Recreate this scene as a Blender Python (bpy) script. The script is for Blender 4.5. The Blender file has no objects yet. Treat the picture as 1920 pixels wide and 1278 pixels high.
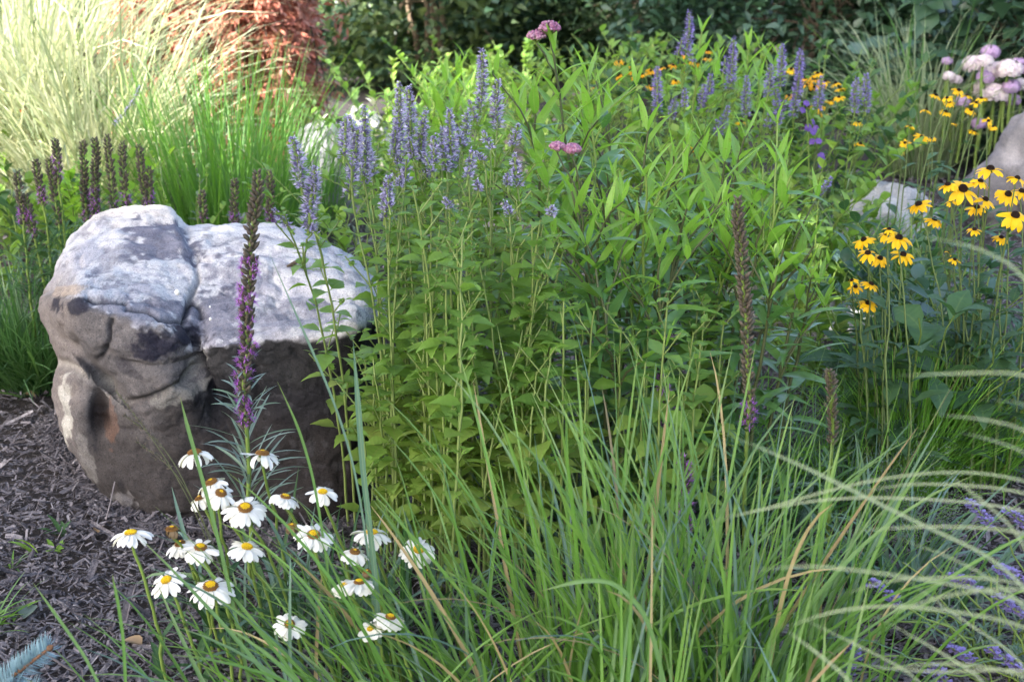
import bpy, math, random
import numpy as np
from mathutils import Vector

random.seed(5)
rng = np.random.default_rng(11)
S = bpy.context.scene
COL = S.collection

# ------------------------------------------------------------------ camera
H = 1.25
PITCH = math.atan(1 / 3)
F = 50 / 36 * 1920
cd = bpy.data.cameras.new("camera")
cd.lens = 50
cd.sensor_width = 36
cd.clip_start = 0.05
cd.clip_end = 400
cd.dof.use_dof = True
cd.dof.focus_distance = 2.55
cd.dof.aperture_fstop = 7.1
cam = bpy.data.objects.new("camera", cd)
COL.objects.link(cam)
cam.location = (0, 0, H)
cam.rotation_euler = (math.pi / 2 - PITCH, 0, 0)
S.camera = cam

# ------------------------------------------------------------------ light
SUN = np.array([-0.46, -0.50, 0.66])
SUN = SUN / np.linalg.norm(SUN)
EXPOSURE = 2.76
w = bpy.data.worlds.new("World")
S.world = w
w.use_nodes = True
nt = w.node_tree
sky = nt.nodes.new("ShaderNodeTexSky")
sky.sky_type = 'NISHITA'
sky.sun_disc = False
sky.sun_elevation = math.asin(SUN[2])
sky.sun_rotation = math.atan2(SUN[0], SUN[1])
sky.air_density = 1.0
sky.dust_density = 4.0
sky.ozone_density = 0.3
bg = nt.nodes["Background"]
wb = nt.nodes.new("ShaderNodeMix")
wb.data_type = 'RGBA'
wb.blend_type = 'MULTIPLY'
wb.inputs[0].default_value = 1.0
wb.inputs[7].default_value = (1.0, .985, .955, 1)      # camera white balance set for open shade
nt.links.new(sky.outputs[0], wb.inputs[6])
nt.links.new(wb.outputs[2], bg.inputs[0])
bg.inputs[1].default_value = 0.14
ld = bpy.data.lights.new("sun", 'SUN')
ld.energy = 4.2
ld.angle = math.radians(0.5)
ld.color = (1.0, 0.95, 0.88)
lo = bpy.data.objects.new("sun", ld)
COL.objects.link(lo)
lo.rotation_euler = Vector(SUN).to_track_quat('Z', 'Y').to_euler()
lo.location = Vector(SUN) * 30
S.view_settings.view_transform = 'Standard'
S.view_settings.look = 'None'
S.view_settings.gamma = 1
S.view_settings.exposure = EXPOSURE
S.render.engine = 'CYCLES'
S.cycles.max_bounces = 9
S.cycles.diffuse_bounces = 3
S.cycles.glossy_bounces = 2
S.cycles.transmission_bounces = 5
S.cycles.transparent_max_bounces = 4
S.cycles.use_denoising = True

# ------------------------------------------------------------------ picture point -> place in the garden
CP, SP = math.cos(PITCH), math.sin(PITCH)


def at(px, py, Y):
    px = np.asarray(px, float); py = np.asarray(py, float); Y = np.asarray(Y, float)
    v = (639 - py) / F
    dx = (px - 960) / F
    dy = CP + v * SP
    dz = -SP + v * CP
    t = Y / dy
    return np.stack(np.broadcast_arrays(dx * t, Y + 0 * t, H + dz * t), -1)


def ground(px, py):
    v = (639 - py) / F
    dy = CP + v * SP
    dz = -SP + v * CP
    t = H / -dz
    return np.array([(px - 960) / F * t, dy * t, 0.0])


def px_of(P):
    d = P - np.array([0, 0, H])
    fw = d[:, 1] * CP - d[:, 2] * SP
    up = d[:, 1] * SP + d[:, 2] * CP
    return 960 + F * d[:, 0] / fw, 639 - F * up / fw


# ------------------------------------------------------------------ noise
def vnoise(P):
    i = np.floor(P)
    f = P - i
    f = f * f * (3 - 2 * f)

    def h(a, b, c):
        s = np.sin(a * 127.1 + b * 311.7 + c * 74.7) * 43758.5453
        return s - np.floor(s)
    r = 0
    for a in (0, 1):
        for b in (0, 1):
            for c in (0, 1):
                wt = (f[:, 0] if a else 1 - f[:, 0]) * (f[:, 1] if b else 1 - f[:, 1]) * (f[:, 2] if c else 1 - f[:, 2])
                r = r + wt * h(i[:, 0] + a, i[:, 1] + b, i[:, 2] + c)
    return r * 2 - 1


def fbm(P, octs=4, g=0.5):
    a, r = 1.0, 0
    for k in range(octs):
        r = r + a * vnoise(P * 2 ** k + k * 17.3)
        a *= g
    return r


# ------------------------------------------------------------------ mesh builder (quads only)
class MB:
    def __init__(s):
        s.V, s.Fc, s.U, s.M, s.n = [], [], [], [], 0
        s.C = None

    def add(s, V, Fc, U=None, mi=0):
        V = np.asarray(V, float).reshape(-1, 3)
        Fc = np.asarray(Fc, int).reshape(-1, 4)
        if U is None:
            U = np.zeros((len(V), 2))
        s.V.append(V); s.Fc.append(Fc + s.n); s.U.append(np.asarray(U, float).reshape(-1, 2))
        s.M.append(np.full(len(Fc), mi)); s.n += len(V)

    def build(s, name, mats, parent=None, smooth=True, origin=None):
        V = np.concatenate(s.V); Fc = np.concatenate(s.Fc); U = np.concatenate(s.U); M = np.concatenate(s.M)
        if origin is not None:
            V = V - np.asarray(origin)
        elif parent is not None:
            V = V - np.array(parent.location)
        me = bpy.data.meshes.new(name)
        me.vertices.add(len(V))
        me.vertices.foreach_set("co", V.astype(np.float32).ravel())
        me.loops.add(Fc.size)
        me.loops.foreach_set("vertex_index", Fc.astype(np.int32).ravel())
        me.polygons.add(len(Fc))
        me.polygons.foreach_set("loop_start", np.arange(0, Fc.size, 4, dtype=np.int32))
        me.polygons.foreach_set("material_index", M.astype(np.int32))
        me.polygons.foreach_set("use_smooth", np.full(len(Fc), smooth))
        uv = me.uv_layers.new(name="UVMap")
        uv.data.foreach_set("uv", U[Fc.ravel()].astype(np.float32).ravel())
        if s.C is not None:
            ca = me.color_attributes.new("stain_shade", 'FLOAT_COLOR', 'POINT')
            ca.data.foreach_set("color", s.C.astype(np.float32).ravel())
        me.update(calc_edges=True)
        for m in (mats if isinstance(mats, (list, tuple)) else [mats]):
            me.materials.append(m)
        o = bpy.data.objects.new(name, me)
        COL.objects.link(o)
        if parent is not None:
            o.parent = parent
        elif origin is not None:
            o.location = origin
        return o


def tag(o, label, cat, group=None, kind=None):
    if label: o["label"] = label
    if cat: o["category"] = cat
    if group: o["group"] = group
    if kind: o["kind"] = kind
    return o


def thing(name, loc, label, cat, group=None):
    o = bpy.data.objects.new(name, None)
    o.empty_display_size = 0.05
    COL.objects.link(o)
    o.location = [float(a) for a in loc]
    return tag(o, label, cat, group)


def grid_faces(K, n, m, wrap=False):
    """K grids of n x m vertices"""
    i = np.arange(n - 1)[:, None]
    j = np.arange(m if wrap else m - 1)[None, :]
    j2 = (j + 1) % m
    f = np.stack([i * m + j, i * m + j2, (i + 1) * m + j2, (i + 1) * m + j], -1).reshape(-1, 4)
    return (f[None] + (np.arange(K) * n * m)[:, None, None]).reshape(-1, 4)


def prof(kind, t):
    if kind == 'grass':
        return np.clip(0.55 + 1.6 * t, 0, 1) * np.sqrt(np.clip(1 - t ** 1.7, 0, 1)) + 0.04
    if kind == 'lance':
        return np.clip(np.sin(np.pi * np.clip(t, 0, 1) ** 0.8), 0, 1) ** 0.85 + 0.03
    if kind == 'willow':
        return np.interp(t, [0, .07, .22, .42, .62, .8, .93, 1], [.08, .45, .92, 1, .74, .38, .13, .01])
    if kind == 'ovate':
        return np.interp(t, [0, .06, .2, .35, .5, .7, .85, 1], [.06, .45, .95, 1, .86, .5, .24, .02])
    if kind == 'petal':
        return np.interp(t, [0, .15, .5, .8, .93, 1], [.35, .6, 1, .95, .7, .3])
    if kind == 'ray':
        return np.interp(t, [0, .15, .45, .75, .92, 1], [.4, .75, 1, .8, .45, .12])
    if kind == 'strap':
        return np.interp(t, [0, .1, .5, .8, 1], [.4, .8, 1, .8, .04])
    return np.ones_like(t)


def arr(x, K):
    return np.broadcast_to(np.asarray(x, float), (K,)).astype(float)


def ribbons(mb, base, az, el, L, W, curl=0.4, n=5, kind='lance', fold=0.25, roll=0.0, azw=0.0, mi=0,
            across=3, frame=None, power=1.2, jag=0.0, stalk=0.0):
    """K curved blades. el = start angle over the horizon, curl = how far it bends down; frame = K rotation matrices."""
    base = np.asarray(base, float).reshape(-1, 3)
    K = len(base)
    az, el, L, W, curl, roll, azw, fold = (arr(x, K)[:, None] for x in (az, el, L, W, curl, roll, azw, fold))
    t = np.linspace(0, 1, n + 1)[None, :]
    e = el - curl * t ** power
    a = az + azw * t
    T = np.stack([np.cos(e) * np.cos(a), np.cos(e) * np.sin(a), np.sin(e)], -1)
    step = T * (L / n)[..., None]
    P = np.concatenate([np.zeros((K, 1, 3)), np.cumsum((step[:, :-1] + step[:, 1:]) / 2, 1)], 1)
    sd = np.stack([-np.sin(a), np.cos(a), 0 * a], -1)
    nm = np.cross(T, sd)
    c, s_ = np.cos(roll)[..., None], np.sin(roll)[..., None]
    sd, nm = sd * c + nm * s_, nm * c - sd * s_
    tt = t if stalk == 0 else np.clip((t - stalk) / (1 - stalk), 0, 1)
    wp = prof(kind, tt)
    if stalk:
        wp = np.where(t < stalk, 0.07, wp)
    if jag:
        wp = wp * (1 + jag * np.where(np.arange(n + 1) % 2 == 0, 1, -1))[None, :]
    hw = (W * wp / 2)[..., None]
    fo = fold[..., None]
    if across == 3:
        X = np.stack([P + sd * hw + nm * fo * hw, P, P - sd * hw + nm * fo * hw], 2)
        us = np.array([0, .5, 1])
    else:
        X = np.stack([P + sd * hw, P - sd * hw], 2)
        us = np.array([0, 1.])
    if frame is not None:
        X = np.einsum('kij,knmj->knmi', np.asarray(frame).reshape(-1, 3, 3) * np.ones((K, 1, 1)), X)
    X = X + base[:, None, None, :]
    m = across
    U = np.stack(np.broadcast_arrays(us[None, None, :], t[:, :, None] + 0 * us), -1)
    U = np.broadcast_to(U, (K, n + 1, m, 2))
    mb.add(X, grid_faces(K, n + 1, m), U, mi)


def tube(mb, pts, r, sides=6, mi=0):
    pts = np.asarray(pts, float)
    n = len(pts)
    r = arr(r, n)
    T = np.gradient(pts, axis=0)
    T /= np.linalg.norm(T, axis=1)[:, None] + 1e-9
    ref = np.where(np.abs(T[:, 2:3]) > .9, np.array([[1., 0, 0]]), np.array([[0, 0, 1.]]))
    ref = np.broadcast_to(np.array([1., 0, 0]) if np.abs(T[0, 2]) > .8 else np.array([0, 0, 1.]), T.shape)
    A = np.cross(T, ref); A /= np.linalg.norm(A, axis=1)[:, None] + 1e-9
    B = np.cross(T, A)
    ph = np.arange(sides) * 2 * np.pi / sides
    X = pts[:, None] + r[:, None, None] * (A[:, None] * np.cos(ph)[None, :, None] + B[:, None] * np.sin(ph)[None, :, None])
    U = np.stack(np.broadcast_arrays(ph[None] / 6.28, np.linspace(0, 1, n)[:, None]), -1)
    mb.add(X, grid_faces(1, n, sides, True), U, mi)


def inst(mb, tpl, R, P, mi=0):
    V, Fc, U = tpl
    K = len(P)
    X = np.einsum('kij,vj->kvi', R, V) + P[:, None]
    f = (Fc[None] + (np.arange(K) * len(V))[:, None, None]).reshape(-1, 4)
    mb.add(X, f, np.broadcast_to(U, (K,) + U.shape), mi)


def blob_tpl(rings=5, sides=6, prof_pts=((0, .25), (.25, .85), (.55, 1), (.85, .6), (1, .1))):
    """little bud along +z, unit length, radius .5"""
    t = np.linspace(0, 1, rings)
    r = np.interp(t, [p[0] for p in prof_pts], [p[1] for p in prof_pts]) * .5
    ph = np.arange(sides) * 2 * np.pi / sides
    V = np.stack([r[:, None] * np.cos(ph), r[:, None] * np.sin(ph), np.broadcast_to(t[:, None], (rings, sides))], -1).reshape(-1, 3)
    U = np.stack(np.broadcast_arrays(ph[None] / 6.28, t[:, None]), -1).reshape(-1, 2)
    return V, grid_faces(1, rings, sides, True), U


def frames(z, spin=None):
    """rotation matrices whose z column is the given direction"""
    z = np.asarray(z, float).reshape(-1, 3)
    z = z / np.linalg.norm(z, axis=1)[:, None]
    K = len(z)
    spin = rng.uniform(0, 6.28, K) if spin is None else arr(spin, K)
    ref = np.where(np.abs(z[:, 2:3]) > .95, np.array([[1., 0, 0]]), np.array([[0, 0, 1.]]))
    x = np.cross(ref, z); x /= np.linalg.norm(x, axis=1)[:, None]
    y = np.cross(z, x)
    c, s_ = np.cos(spin)[:, None], np.sin(spin)[:, None]
    x, y = x * c + y * s_, y * c - x * s_
    return np.stack([x, y, z], -1)


def curve(B, T, n=10, up=0.6, wob=0.004):
    B = np.asarray(B, float); T = np.asarray(T, float)
    h = np.linalg.norm(T - B)
    C = B + np.array([0, 0, up * h]) + (T - B) * .12 + rng.normal(0, .02 * h, 3) * [1, 1, 0]
    t = np.linspace(0, 1, n)[:, None]
    P = (1 - t) ** 2 * B + 2 * t * (1 - t) * C + t ** 2 * T
    P[1:-1] += rng.normal(0, wob, (n - 2, 3))
    return P


def sample(P, t):
    n = len(P)
    x = np.clip(np.asarray(t, float), 0, 1) * (n - 1)
    i = np.minimum(x.astype(int), n - 2)
    f = (x - i)[:, None]
    return P[i] * (1 - f) + P[i + 1] * f


# ------------------------------------------------------------------ materials
def ramp(nt, fac, cols):
    r = nt.nodes.new("ShaderNodeValToRGB")
    e = r.color_ramp.elements
    while len(e) < len(cols):
        e.new(0.5)
    for k, c in enumerate(cols):
        e[k].position = k / (len(cols) - 1)
        e[k].color = (*c, 1)
    nt.links.new(fac, r.inputs[0])
    return r.outputs[0]


def newmat(name):
    m = bpy.data.materials.new(name)
    m.use_nodes = True
    nt = m.node_tree
    return m, nt, nt.nodes["Principled BSDF"], nt.nodes["Material Output"]


def mix(nt, fac, a, b, blend='MIX'):
    n = nt.nodes.new("ShaderNodeMix")
    n.data_type = 'RGBA'
    n.blend_type = blend
    for s, x in ((n.inputs[0], fac), (n.inputs[6], a), (n.inputs[7], b)):
        if hasattr(x, 'node'):
            nt.links.new(x, s)
        elif isinstance(x, (tuple, list)):
            s.default_value = (*x, 1)
        else:
            s.default_value = x
    return n.outputs[2]


def math_(nt, op, a, b=0.0, clamp=False):
    n = nt.nodes.new("ShaderNodeMath")
    n.operation = op
    n.use_clamp = clamp
    for s, x in ((n.inputs[0], a), (n.inputs[1], b)):
        if hasattr(x, 'node'):
            nt.links.new(x, s)
        else:
            s.default_value = x
    return n.outputs[0]


def noise(nt, scale, detail=3, vec=None, rough=.6):
    n = nt.nodes.new("ShaderNodeTexNoise")
    n.inputs["Scale"].default_value = scale
    n.inputs["Detail"].default_value = detail
    n.inputs["Roughness"].default_value = rough
    if vec is None:
        tc = nt.nodes.new("ShaderNodeTexCoord")
        vec = tc.outputs["Object"]
    nt.links.new(vec, n.inputs["Vector"])
    return n.outputs[0]


def leafmat(name, cols, trans=0.4, tcol=1.7, rough=0.42, spec=0.45, rib=None, ribw=0.12, spots=0.0, vein=0.0, tipcol=None, tb=.55, cool=True):
    """one colour per leaf out of a ramp, a midrib, light let through"""
    cols = [(r * .90, g_ * .95, b * 1.4) if cool and g_ > r and g_ > b * 1.25 else (r, g_, b) for r, g_, b in cols]      # greens shifted cooler
    m, nt, p, out = newmat(name)
    g = nt.nodes.new("ShaderNodeNewGeometry")
    oi = nt.nodes.new("ShaderNodeObjectInfo")
    f = math_(nt, 'ADD', g.outputs["Random Per Island"], math_(nt, 'MULTIPLY', oi.outputs["Random"], 0.37))
    f = math_(nt, 'FRACT', f)
    c = ramp(nt, f, cols)
    uv = nt.nodes.new("ShaderNodeUVMap")
    sep = nt.nodes.new("ShaderNodeSeparateXYZ")
    nt.links.new(uv.outputs[0], sep.inputs[0])
    if tipcol:
        c = mix(nt, math_(nt, 'MULTIPLY', math_(nt, 'POWER', sep.outputs[1], 9.0), 0.8), c, tipcol)
    if rib:
        d = math_(nt, 'ABSOLUTE', math_(nt, 'SUBTRACT', sep.outputs[0], 0.5))
        k = math_(nt, 'SUBTRACT', 1.0, math_(nt, 'DIVIDE', d, ribw), True)
        c = mix(nt, math_(nt, 'MULTIPLY', k, 0.8), c, rib)
    nz = noise(nt, 55, 2)
    c = mix(nt, math_(nt, 'MULTIPLY', nz, 0.35), c, (cols[0][0] * .55, cols[0][1] * .6, cols[0][2] * .6))
    if spots:
        n2 = noise(nt, 160, 1)
        k = math_(nt, 'MULTIPLY', math_(nt, 'GREATER_THAN', n2, 0.66), spots)
        c = mix(nt, k, c, (.14, .09, .03))
    nt.links.new(c, p.inputs["Base Color"])
    p.inputs["Roughness"].default_value = rough
    p.inputs["Specular IOR Level"].default_value = spec
    if vein:
        b = nt.nodes.new("ShaderNodeBump")
        wv = nt.nodes.new("ShaderNodeTexWave")
        wv.inputs["Scale"].default_value = 2.2
        wv.inputs["Distortion"].default_value = 1.0
        nt.links.new(uv.outputs[0], wv.inputs["Vector"])
        wv.bands_direction = 'Y'
        b.inputs["Strength"].default_value = vein
        b.inputs["Distance"].default_value = 0.002
        nt.links.new(wv.outputs[1], b.inputs["Height"])
        nt.links.new(b.outputs[0], p.inputs["Normal"])
    if trans > 0:
        tr = nt.nodes.new("ShaderNodeBsdfTranslucent")
        tc = mix(nt, 1.0, c, (tcol * 1.05, tcol, tcol * tb), 'MULTIPLY')
        nt.links.new(tc, tr.inputs[0])
        ms = nt.nodes.new("ShaderNodeMixShader")
        ms.inputs[0].default_value = trans
        nt.links.new(p.outputs[0], ms.inputs[1])
        nt.links.new(tr.outputs[0], ms.inputs[2])
        nt.links.new(ms.outputs[0], out.inputs[0])
    return m


def plain(name, cols, rough=0.7, spec=0.3, scale=40, bump=0.0):
    m, nt, p, out = newmat(name)
    g = nt.nodes.new("ShaderNodeNewGeometry")
    f = math_(nt, 'FRACT', math_(nt, 'ADD', math_(nt, 'MULTIPLY', g.outputs["Random Per Island"], .6), math_(nt, 'MULTIPLY', noise(nt, scale), .5)))
    nt.links.new(ramp(nt, f, cols), p.inputs["Base Color"])
    p.inputs["Roughness"].default_value = rough
    p.inputs["Specular IOR Level"].default_value = spec
    if bump:
        b = nt.nodes.new("ShaderNodeBump")
        b.inputs["Strength"].default_value = bump
        b.inputs["Distance"].default_value = .01
        nt.links.new(noise(nt, scale * 2, 5), b.inputs["Height"])
        nt.links.new(b.outputs[0], p.inputs["Normal"])
    return m


def rockmat(name, use_stain_shade, tint=(.42, .41, .44)):
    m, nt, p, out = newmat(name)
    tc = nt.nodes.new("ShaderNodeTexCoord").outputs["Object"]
    if use_stain_shade:
        a = nt.nodes.new("ShaderNodeAttribute"); a.attribute_name = "stain_shade"
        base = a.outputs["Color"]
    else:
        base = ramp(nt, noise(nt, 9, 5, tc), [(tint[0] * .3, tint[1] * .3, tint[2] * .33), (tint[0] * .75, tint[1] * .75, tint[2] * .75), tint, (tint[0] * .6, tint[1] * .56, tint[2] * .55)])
    n1 = noise(nt, 45, 6, tc, .7)
    n2 = noise(nt, 260, 3, tc, .7)
    k = math_(nt, 'MULTIPLY', math_(nt, 'SUBTRACT', n1, .42, True), 3.2, True)
    c = mix(nt, math_(nt, 'MULTIPLY', k, .38), base, mix(nt, 1.0, base, (.45, .45, .5), 'MULTIPLY'))
    k2 = math_(nt, 'MULTIPLY', math_(nt, 'SUBTRACT', n2, .5, True), 4.0, True)
    c = mix(nt, math_(nt, 'MULTIPLY', k2, .85), c, mix(nt, 1.0, c, (.28, .28, .33), 'MULTIPLY'))
    n3 = noise(nt, 330, 2, tc, .6)
    k3 = math_(nt, 'MULTIPLY', math_(nt, 'SUBTRACT', n3, .58, True), 5.0, True)
    c = mix(nt, math_(nt, 'MULTIPLY', k3, .8), c, mix(nt, 1.0, c, (2.0, 2.0, 2.0), 'MULTIPLY'))
    nt.links.new(c, p.inputs["Base Color"])
    p.inputs["Roughness"].default_value = .85
    p.inputs["Specular IOR Level"].default_value = .05
    b = nt.nodes.new("ShaderNodeBump")
    b.inputs["Strength"].default_value = .6
    b.inputs["Distance"].default_value = .004
    h = math_(nt, 'ADD', n1, math_(nt, 'MULTIPLY', n2, .35))
    nt.links.new(h, b.inputs["Height"])
    nt.links.new(b.outputs[0], p.inputs["Normal"])
    return m


M = {}
M['hyssop_leaf'] = leafmat("hyssop_leaf", [(.12, .22, .03), (.17, .29, .035), (.21, .34, .045), (.14, .25, .045)], .42, 1.8, rough=.5, spec=.3, rib=(.17, .27, .07), ribw=.07, vein=.16)
M['hyssop_old'] = leafmat("hyssop_lower_leaf", [(.18, .29, .035), (.24, .34, .045), (.18, .28, .04), (.29, .34, .06)], .42, 1.7, rough=.55, spec=.25, rib=(.22, .27, .08), ribw=.06, vein=.2, spots=.12)
M['milk_leaf'] = leafmat("milkweed_leaf", [(.065, .16, .03), (.10, .22, .04), (.14, .27, .05), (.09, .18, .06)], .33, 1.9, rough=.32, spec=.75, rib=(.14, .23, .07), ribw=.08, vein=.15)
M['milk_young'] = leafmat("milkweed_young_leaf", [(.16, .31, .032), (.23, .39, .042), (.19, .34, .04)], .5, 1.8, rough=.4, spec=.45, rib=(.24, .36, .1), ribw=.08, spots=.35)
M['stem_green'] = plain("green_stem", [(.10, .16, .03), (.15, .22, .05)], .5)
M['stem_yellow'] = plain("yellowish_stem", [(.12, .18, .045), (.17, .22, .07)], .5)
M['stem_dark'] = plain("dark_stem", [(.035, .05, .02), (.07, .08, .03)], .5)
M['stem_susan'] = plain("susan_stem", [(.06, .10, .03), (.10, .14, .045)], .6)
M['lilac'] = leafmat("lilac_floret", [(.37, .34, .64), (.47, .44, .73), (.61, .58, .84)], .35, 1.15, rough=.6, spec=.2)
M['calyx'] = leafmat("hyssop_calyx", [(.13, .10, .26), (.20, .16, .36), (.18, .18, .22)], .2, 1.2, rough=.6, spec=.2)
M['violet'] = leafmat("violet_floret", [(.24, .19, .60), (.34, .28, .70), (.46, .40, .80)], .35, 1.1, rough=.6, spec=.2)
M['liatris_purple'] = leafmat("blazing_star_purple", [(.34, .09, .52), (.46, .15, .66), (.56, .24, .72)], .3, 1.2, rough=.6, spec=.2)
M['liatris_bud'] = plain("blazing_star_bud", [(.028, .028, .017), (.06, .055, .036), (.085, .066, .054), (.043, .048, .026)], .6, .3)
M['liatris_leaf'] = leafmat("blazing_star_leaf", [(.03, .09, .018), (.05, .13, .025), (.08, .17, .04)], .3, 1.8, rough=.4, spec=.5, rib=(.12, .2, .08), ribw=.2)
M['liatris_pale'] = leafmat("blazing_star_pale_leaf", [(.14, .21, .14), (.19, .26, .18), (.09, .17, .06)], .3, 1.5, rough=.4, spec=.5, rib=(.26, .32, .22), ribw=.2)
M['white'] = leafmat("white_petal", [(.72, .72, .74), (.80, .80, .80), (.76, .75, .73)], .3, 1.0, rough=.6, spec=.2)
M['white'].node_tree.nodes  # petals keep their fine lengthwise creases in the fold of the mesh
M['disc_yellow'] = plain("daisy_disc_yellow", [(.78, .50, .01), (.85, .60, .03)], .7, .2, 300, .6)
M['disc_brown'] = plain("daisy_disc_brown", [(.16, .075, .02), (.28, .15, .05)], .8, .2, 300, .6)
M['gold'] = leafmat("golden_ray", [(.76, .44, .005), (.85, .53, .01), (.82, .49, .01)], .35, 1.1, rough=.5, spec=.25)
M['amber'] = leafmat("amber_ray", [(.74, .36, .005), (.80, .43, .008)], .35, 1.1, rough=.5, spec=.25)
M['cone'] = plain("dark_cone", [(.018, .010, .008), (.04, .02, .012)], .8, .2, 400, .8)
M['rud_leaf'] = leafmat("susan_leaf", [(.035, .085, .022), (.05, .115, .03), (.075, .14, .04)], .3, 1.8, rough=.55, spec=.3, rib=(.1, .17, .06), ribw=.06, vein=.3)
M['blue_leaf'] = leafmat("narrow_blue_green_leaf", [(.03, .085, .028), (.045, .11, .04), (.08, .14, .09)], .28, 1.7, rough=.4, spec=.5)
M['grass'] = leafmat("green_grass", [(.08, .18, .03), (.11, .24, .04), (.14, .28, .05), (.095, .205, .055), (.13, .22, .11)], .35, 1.7, rough=.45, spec=.4, rib=(.15, .26, .09), ribw=.1, tipcol=(.17, .19, .07), cool=False)
M['grass_dry'] = leafmat("dry_grass", [(.30, .24, .13), (.42, .35, .20), (.22, .17, .09)], .25, 1.2, rough=.7, spec=.2)
M['grass_blue'] = leafmat("glaucous_grass", [(.10, .18, .09), (.13, .21, .13), (.09, .17, .06)], .3, 1.5, rough=.5, spec=.4, rib=(.2, .28, .18), ribw=.1)
M['grass_fine'] = leafmat("fine_grass", [(.09, .22, .02), (.14, .30, .03), (.20, .38, .04)], .35, 1.8, rough=.42, spec=.4)
M['grass_far'] = leafmat("switchgrass", [(.09, .20, .03), (.13, .27, .04), (.11, .22, .06)], .4, 1.7, rough=.5, spec=.3)
M['grass_pale'] = leafmat("variegated_grass", [(.42, .46, .29), (.52, .55, .39), (.36, .42, .22)], .45, 1.15, tb=.85, cool=False, rough=.5, spec=.3, rib=(.6, .6, .42), ribw=.28)
M['grass_grey'] = leafmat("grey_green_grass", [(.22, .29, .16), (.32, .38, .25), (.17, .24, .12)], .42, 1.3, tb=.7, cool=False, rough=.5, spec=.3, rib=(.45, .48, .34), ribw=.2)
M['grass_white'] = leafmat("white_striped_grass", [(.26, .32, .17), (.34, .38, .24), (.20, .28, .12)], .3, 1.2, tb=.7, cool=False, rough=.5, spec=.3, rib=(.42, .45, .35), ribw=.3)
M['maple'] = leafmat("red_maple_leaf", [(.40, .125, .085), (.50, .20, .14), (.58, .31, .23), (.28, .085, .06)], .35, 1.2, tb=.75, rough=.5, spec=.35)
M['shrub_light'] = leafmat("light_shrub_leaf", [(.12, .17, .045), (.19, .25, .08), (.06, .10, .03)], .45, 1.6, rough=.4, spec=.4)
M['shrub_dark'] = leafmat("dark_shrub_leaf", [(.028, .065, .024), (.045, .095, .035), (.07, .13, .06)], .25, 1.5, rough=.35, spec=.5)
M['shrub_mid'] = leafmat("mid_shrub_leaf", [(.038, .085, .03), (.06, .115, .042), (.095, .15, .07)], .3, 1.6, rough=.38, spec=.5)
M['yew'] = leafmat("yew_needle", [(.02, .045, .014), (.035, .065, .018), (.05, .085, .02)], .2, 1.5, rough=.5, spec=.35)
M['plum'] = leafmat("plum_leaf", [(.03, .015, .018), (.05, .025, .03), (.035, .03, .02)], .2, 1.2, rough=.4, spec=.5)
M['artemisia'] = leafmat("grey_leaf", [(.13, .17, .10), (.17, .21, .13), (.12, .18, .07)], .3, 1.4, rough=.6, spec=.2)
M['bark'] = plain("bark", [(.04, .03, .022), (.09, .07, .05), (.06, .05, .04)], .9, .2, 30, .8)
M['bark_pale'] = plain("pale_bark", [(.16, .12, .08), (.25, .19, .13)], .9, .2, 30, .6)
M['twig'] = plain("brown_twig", [(.10, .055, .03), (.16, .085, .05)], .8, .2, 60, .4)
M['needle'] = leafmat("blue_spruce_needle", [(.16, .27, .34), (.22, .35, .43), (.13, .22, .25)], .1, 1.0, rough=.5, spec=.3)
M['hyd_pale'] = leafmat("pale_hydrangea_petal", [(.62, .50, .62), (.76, .68, .74), (.80, .76, .74), (.60, .46, .62)], .3, 1.0, rough=.6, spec=.2)
M['hyd_mauve'] = leafmat("mauve_hydrangea_petal", [(.42, .28, .52), (.52, .36, .58), (.55, .42, .6)], .3, 1.0, rough=.6, spec=.2)
M['umbel'] = leafmat("mauve_milkweed_floret", [(.27, .10, .20), (.38, .17, .28), (.50, .32, .40)], .25, 1.1, rough=.6, spec=.2)
M['white_cream'] = leafmat("cream_floret", [(.6, .6, .5), (.7, .68, .58)], .3, 1.0, rough=.6, spec=.2)
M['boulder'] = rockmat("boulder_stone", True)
M['rock_pale'] = rockmat("pale_stone", False, (.36, .36, .36))
M['rock_brown'] = rockmat("brownish_stone", False, (.21, .20, .21))
M['rock_mauve'] = rockmat("mauve_stone", False, (.25, .245, .27))
M['chip'] = plain("bark_chip", [(.031, .028, .034), (.074, .068, .079), (.165, .155, .175), (.054, .049, .058), (.37, .355, .385)], .85, .25, 90, .5)
M['orange'] = leafmat("orange_red_ray", [(.45, .10, .03), (.5, .15, .04)], .2, 1.1)
M['pebble'] = plain("white_pebble", [(.55, .54, .52), (.68, .66, .64)], .7, .3, 50)
M['dry'] = leafmat("dry_petal", [(.20, .13, .07), (.28, .20, .12)], .2, 1.1, rough=.8)

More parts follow.
